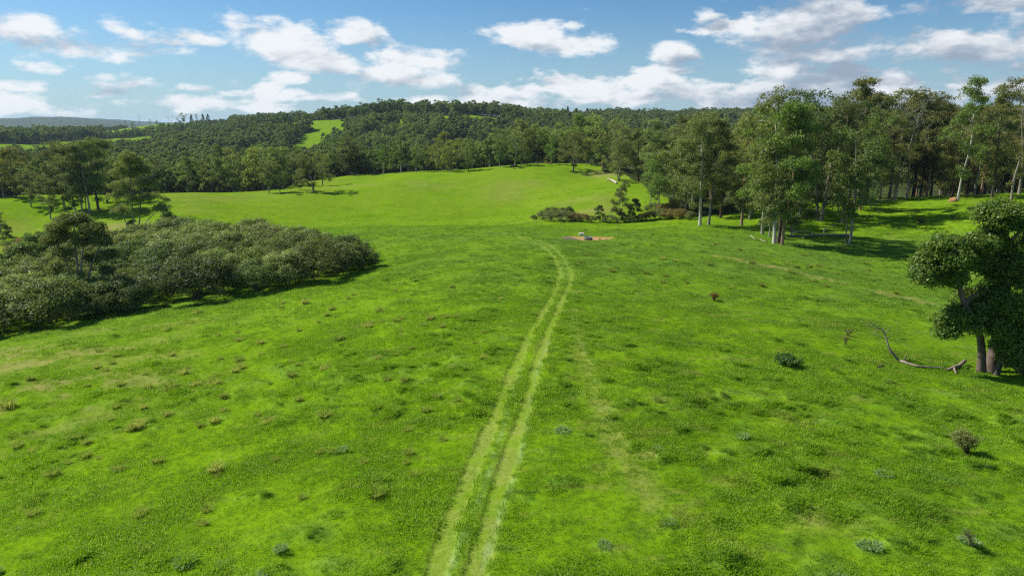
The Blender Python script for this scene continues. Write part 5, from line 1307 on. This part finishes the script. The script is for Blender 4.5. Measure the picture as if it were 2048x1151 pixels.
# ------------------------------------------------------------------ a red-brown cow far off on the crest
def cow(px, py, label, rz):
    x, y = hit(px, py); bm_v = []; bm_e = []; rad = []
    def V(p, r, pr=None):
        bm_v.append(p); rad.append(r)
        if pr is not None: bm_e.append((pr, len(bm_v) - 1))
        return len(bm_v) - 1
    hip = V((0, 0, 1.12), .34); mid = V((.55, 0, 1.05), .38, hip); sh = V((1.1, 0, 1.12), .36, mid); nk = V((1.42, 0, 1.18), .20, sh); hd = V((1.75, 0, .95), .15, nk); mz = V((2.0, 0, .70), .10, hd)
    for s in (-1, 1):
        h = V((-.08, .22 * s, .85), .17, hip); k = V((-.16, .22 * s, .48), .08, h); V((-.08, .22 * s, .02), .06, k)
        h = V((1.12, .2 * s, .80), .14, sh); k = V((1.14, .2 * s, .45), .075, h); V((1.12, .2 * s, .02), .06, k)
        V((1.66, .24 * s, 1.08), .04, hd)
    t = V((-.34, 0, 1.15), .05, hip); t2 = V((-.42, 0, .8), .03, t); V((-.42, 0, .45), .04, t2)
    me = bpy.data.meshes.new('cow'); me.from_pydata(bm_v, bm_e, []); o = link('cow', me, loc=(x, y, gzz(x, y)))
    sk = o.modifiers.new('skin', 'SKIN'); 
    for i_, r_ in enumerate(rad): me.skin_vertices[0].data[i_].radius = (r_, r_)
    me.skin_vertices[0].data[0].use_root = True
    o.modifiers.new('sub', 'SUBSURF').levels = 1; o.modifiers['sub'].render_levels = 1
    o.rotation_euler = (0, 0, rz); me.materials.append(plain_mat('cow_hide', rgb(.24, .09, .035), .8, 3, .3)); tag(o, label, 'cow'); return o
try: cow(1103, 331, 'tiny red-brown cow grazing just below the hill crest', 2.9)
except Exception as ex: print('cow', ex)

# ------------------------------------------------------------------ the far skyline: pines, mast, pylon, farmhouse
def pine(key, seed, H=18, w=6.5):
    rg = np.random.default_rng(seed); g = Geo(); C = []
    for k in range(16):
        u = k / 15; z = H * (.12 + .86 * u); ww = w * (1 - u ** 1.6) * .8 + .3
        for q in range(5): th = rg.uniform(0, 6.28); C.append((ww * math.cos(th) * rg.uniform(.4, 1), ww * math.sin(th) * rg.uniform(.4, 1), z))
    foliage(g, np.array(C), 1.3, 26, .95, .5, rg, droop=.1, out_=1.3); g.tube([(0, 0, -1), (0, 0, H * .5), (0, 0, H * .95)], [.35, .25, .05], 5, 1)
    PROTO[key] = dict(H=H, whole=g.mesh(key, [LEAF_F, BARK_D]))
pine('pine1', 81, 14, 6.2); pine('pine2', 82, 12, 6.0)
def sky_tree(kind, px, D, pt, label, group, tint, name='pine_tree', width=1.0):
    x, y = spot(px, D); z = gzz(x, y); H = top_height(x, y, pt); 
    if H < 5: print('low sky tree', px, D, round(H, 1))
    tree(kind, x, y, max(H, 7), name, label, 'tree', group, tint=tint, width=width)
PD = (.42, .52, .50)
for (px, D, pt, w) in ((389, 1400, 229, .7), (412, 1400, 228, .7), (422, 1395, 228, .75)):
    sky_tree('pine1', px, D, pt, {389: 'dark pointed pine on the left skyline, apart from the dense pair', 412: 'left one of the dense dark skyline pair of pines', 422: 'right one of the dense dark skyline pair of pines'}[px], None, PD, width=w)
for (px, D, pt, w, lab) in ((1124, 1500, 217, .7, 'leftmost dark round pine on the skyline above the valley wood'), (1134, 1500, 213, .6, 'tallest slim dark pine on the skyline above the valley wood'), (1151, 1500, 217, 1.2, 'broad dark pine clump tree beside the slim skyline one'), (1173, 1500, 217, 1.0, 'rounded dark pine at the grassy gap on the skyline'),
                            (1219, 1500, 216, .9, 'dark pine right of the grassy skyline gap'), (1237, 1500, 216, .9, 'dark twin of the pine right of the grassy skyline gap'), (1261, 1500, 221, 1.0, 'low dark pine at the right end of the skyline row')):
    sky_tree('pine2', px, D, pt, lab, None, PD, width=w)
for (px, D, pt, k, lab) in ((258, 1440, 240, 'mid6', 'small skyline gum left of the thin mast'), (272, 1440, 243, 'mid3', 'low skyline gum just left of the thin mast'), (306, 1430, 239, 'mid6', 'single small skyline gum between mast and pylon'), (320, 1430, 240, 'mid3', 'round skyline gum between mast and pylon'),
                            (362, 1410, 234, 'mid6', 'skyline gum just right of the pylon'), (374, 1405, 226, 'mid2', 'pale open skyline gum left of the dark pines'), (400, 1400, 228, 'mid6', 'open skyline gum between the dark pines'), (1197, 1500, 217, 'mid6', 'pale sparse tree standing in the grassy skyline gap')):
    sky_tree(k, px, D, pt, lab, None, (.8, .85, .8), 'gum_tree')
STEEL = plain_mat('galvanised_steel', rgb(.30, .32, .34), .6, 1, .1, .3)
x, y = spot(286, 1420); z = gzz(x, y); H = top_height(x, y, 230)
g = Geo(); g.tube([(0, 0, -1), (0, 0, H * .6), (0, 0, H)], [.32, .25, .16], 8); 
e = link('radio_mast', g.mesh('radio_mast', STEEL), loc=(x, y, z)); tag(e, 'thin grey radio mast on the left skyline', 'mast')
g = Geo()
for th in (0, 2.1, 4.2): g.tube([(.5 * math.cos(th), .5 * math.sin(th), H - 2.2), (.5 * math.cos(th), .5 * math.sin(th), H - .3)], [.16, .16], 5)
link('antenna', g.mesh('antenna', STEEL), e)
x, y = spot(347, 1415); z = gzz(x, y); H = top_height(x, y, 232)
e = bpy.data.objects.new('power_pylon', None); COL.objects.link(e); e.location = (x, y, z); tag(e, 'v-shaped lattice power pylon on the left skyline', 'pylon')
g = Geo()
for s in (-1, 1):
    for d in (-.5, .5): g.tube([(d, d * .6, -1), (s * 5.2 + d * .6, d * .6, H)], [.13, .10], 4)
    for f in np.linspace(.1, .95, 8): g.tube([(s * 5.2 * f - .5, -.3, H * f), (s * 5.2 * f + .5, .3, H * f + .8)], [.06, .06], 3)
link('mast_legs', g.mesh('mast_legs', STEEL), e)
g = Geo()
for zz in (H, H - .8): g.tube([(-7.8, 0, zz), (7.8, 0, zz)], [.11, .11], 4)
for f in np.linspace(-7.5, 7.5, 16): g.tube([(f, 0, H), (f + .5, 0, H - .8)], [.05, .05], 3)
link('cross_arm', g.mesh('cross_arm', STEEL), e)
g = Geo()
for f in (-7, 0, 7): g.tube([(f, 0, H - .8), (f, 0, H - 2.3)], [.12, .12], 5)
link('insulators', g.mesh('insulators', STEEL), e)
def house(px, D, wd, dp, hh, label, roofc, wallc, rz, pt):
    x, y = spot(px, D); z = max(gzz(x, y), CAMZ + pix_dir(px, pt)[2] / pix_dir(px, pt)[1] * D - hh - 2.2)
    e = bpy.data.objects.new('farmhouse', None); COL.objects.link(e); e.location = (x, y, z); e.rotation_euler = (0, 0, rz); tag(e, label, 'house')
    a, b = wd / 2, dp / 2; g = Geo(); v = [(-a, -b, -4), (a, -b, -4), (a, b, -4), (-a, b, -4), (-a, -b, hh), (a, -b, hh), (a, b, hh), (-a, b, hh), (-a, 0, hh + 1.9), (a, 0, hh + 1.9)]
    g.add(v, [(0, 1, 5, 4), (1, 2, 6, 5), (2, 3, 7, 6), (3, 0, 4, 7)], [(4, 7, 8), (5, 9, 6)]); link('wall', g.mesh('wall', plain_mat('house_wall', wallc, .8, 1, .1)), e)
    c, d = a + .6, b + .6; g = Geo(); t = .18
    for s in (-1, 1): v = [(-c, s * d, hh - .25), (c, s * d, hh - .25), (c, 0, hh + 2.1), (-c, 0, hh + 2.1)]; v = v + [(p_[0], p_[1], p_[2] + t) for p_ in v]; g.add(v, [(0, 1, 2, 3), (4, 5, 6, 7), (0, 1, 5, 4), (1, 2, 6, 5), (2, 3, 7, 6), (3, 0, 4, 7)])
    link('roof', g.mesh('roof', plain_mat('house_roof', roofc, .8, 1, .15)), e)
    gm_ = plain_mat('window_glass', rgb(.03, .04, .05), .2, 1, .1)
    for f in (-.6, -.2, .25, .65):
        g = Geo(); xx = f * a; g.add([(xx - .7, -b - .02, 1.0), (xx + .7, -b - .02, 1.0), (xx + .7, -b - .02, 2.2), (xx - .7, -b - .02, 2.2), (xx - .7, -b + .1, 1.0), (xx + .7, -b + .1, 1.0), (xx + .7, -b + .1, 2.2), (xx - .7, -b + .1, 2.2)], [(0, 1, 2, 3), (0, 1, 5, 4), (1, 2, 6, 5), (2, 3, 7, 6), (3, 0, 4, 7)]); link('window', g.mesh('window', gm_), e)
house(570, 1180, 15, 8, 3.0, 'small farmhouse with terracotta roof between trees on the left skyline', rgb(.55, .22, .12), rgb(.6, .5, .4), .1, 236)

# ------------------------------------------------------------------ air
zlo = float(GZ.min()) - 1.0; zhi = max(float(GZ.max()), 60.0) + 14.0
g = Geo(); X_ = 17500.0
v = [(sx_ * X_, sy_ * X_, zz) for zz in (zlo, zhi) for sy_ in (-1, 1) for sx_ in (-1, 1)]
g.add(v, [(0, 2, 3, 1), (4, 5, 7, 6), (0, 1, 5, 4), (2, 6, 7, 3), (0, 4, 6, 2), (1, 3, 7, 5)])
hm, nt = new_mat('haze'); pv = nt.n.new('ShaderNodeVolumePrincipled')
pv.inputs['Color'].default_value = (.62, .80, 1.0, 1); pv.inputs['Density'].default_value = 5.6e-5; pv.inputs['Anisotropy'].default_value = .2
o_ = nt.n.new('ShaderNodeOutputMaterial'); nt.l.new(pv.outputs[0], o_.inputs['Volume'])
hz_ = link('haze', g.mesh('haze', hm)); hz_['kind'] = 'stuff'
print('haze', zlo, zhi)
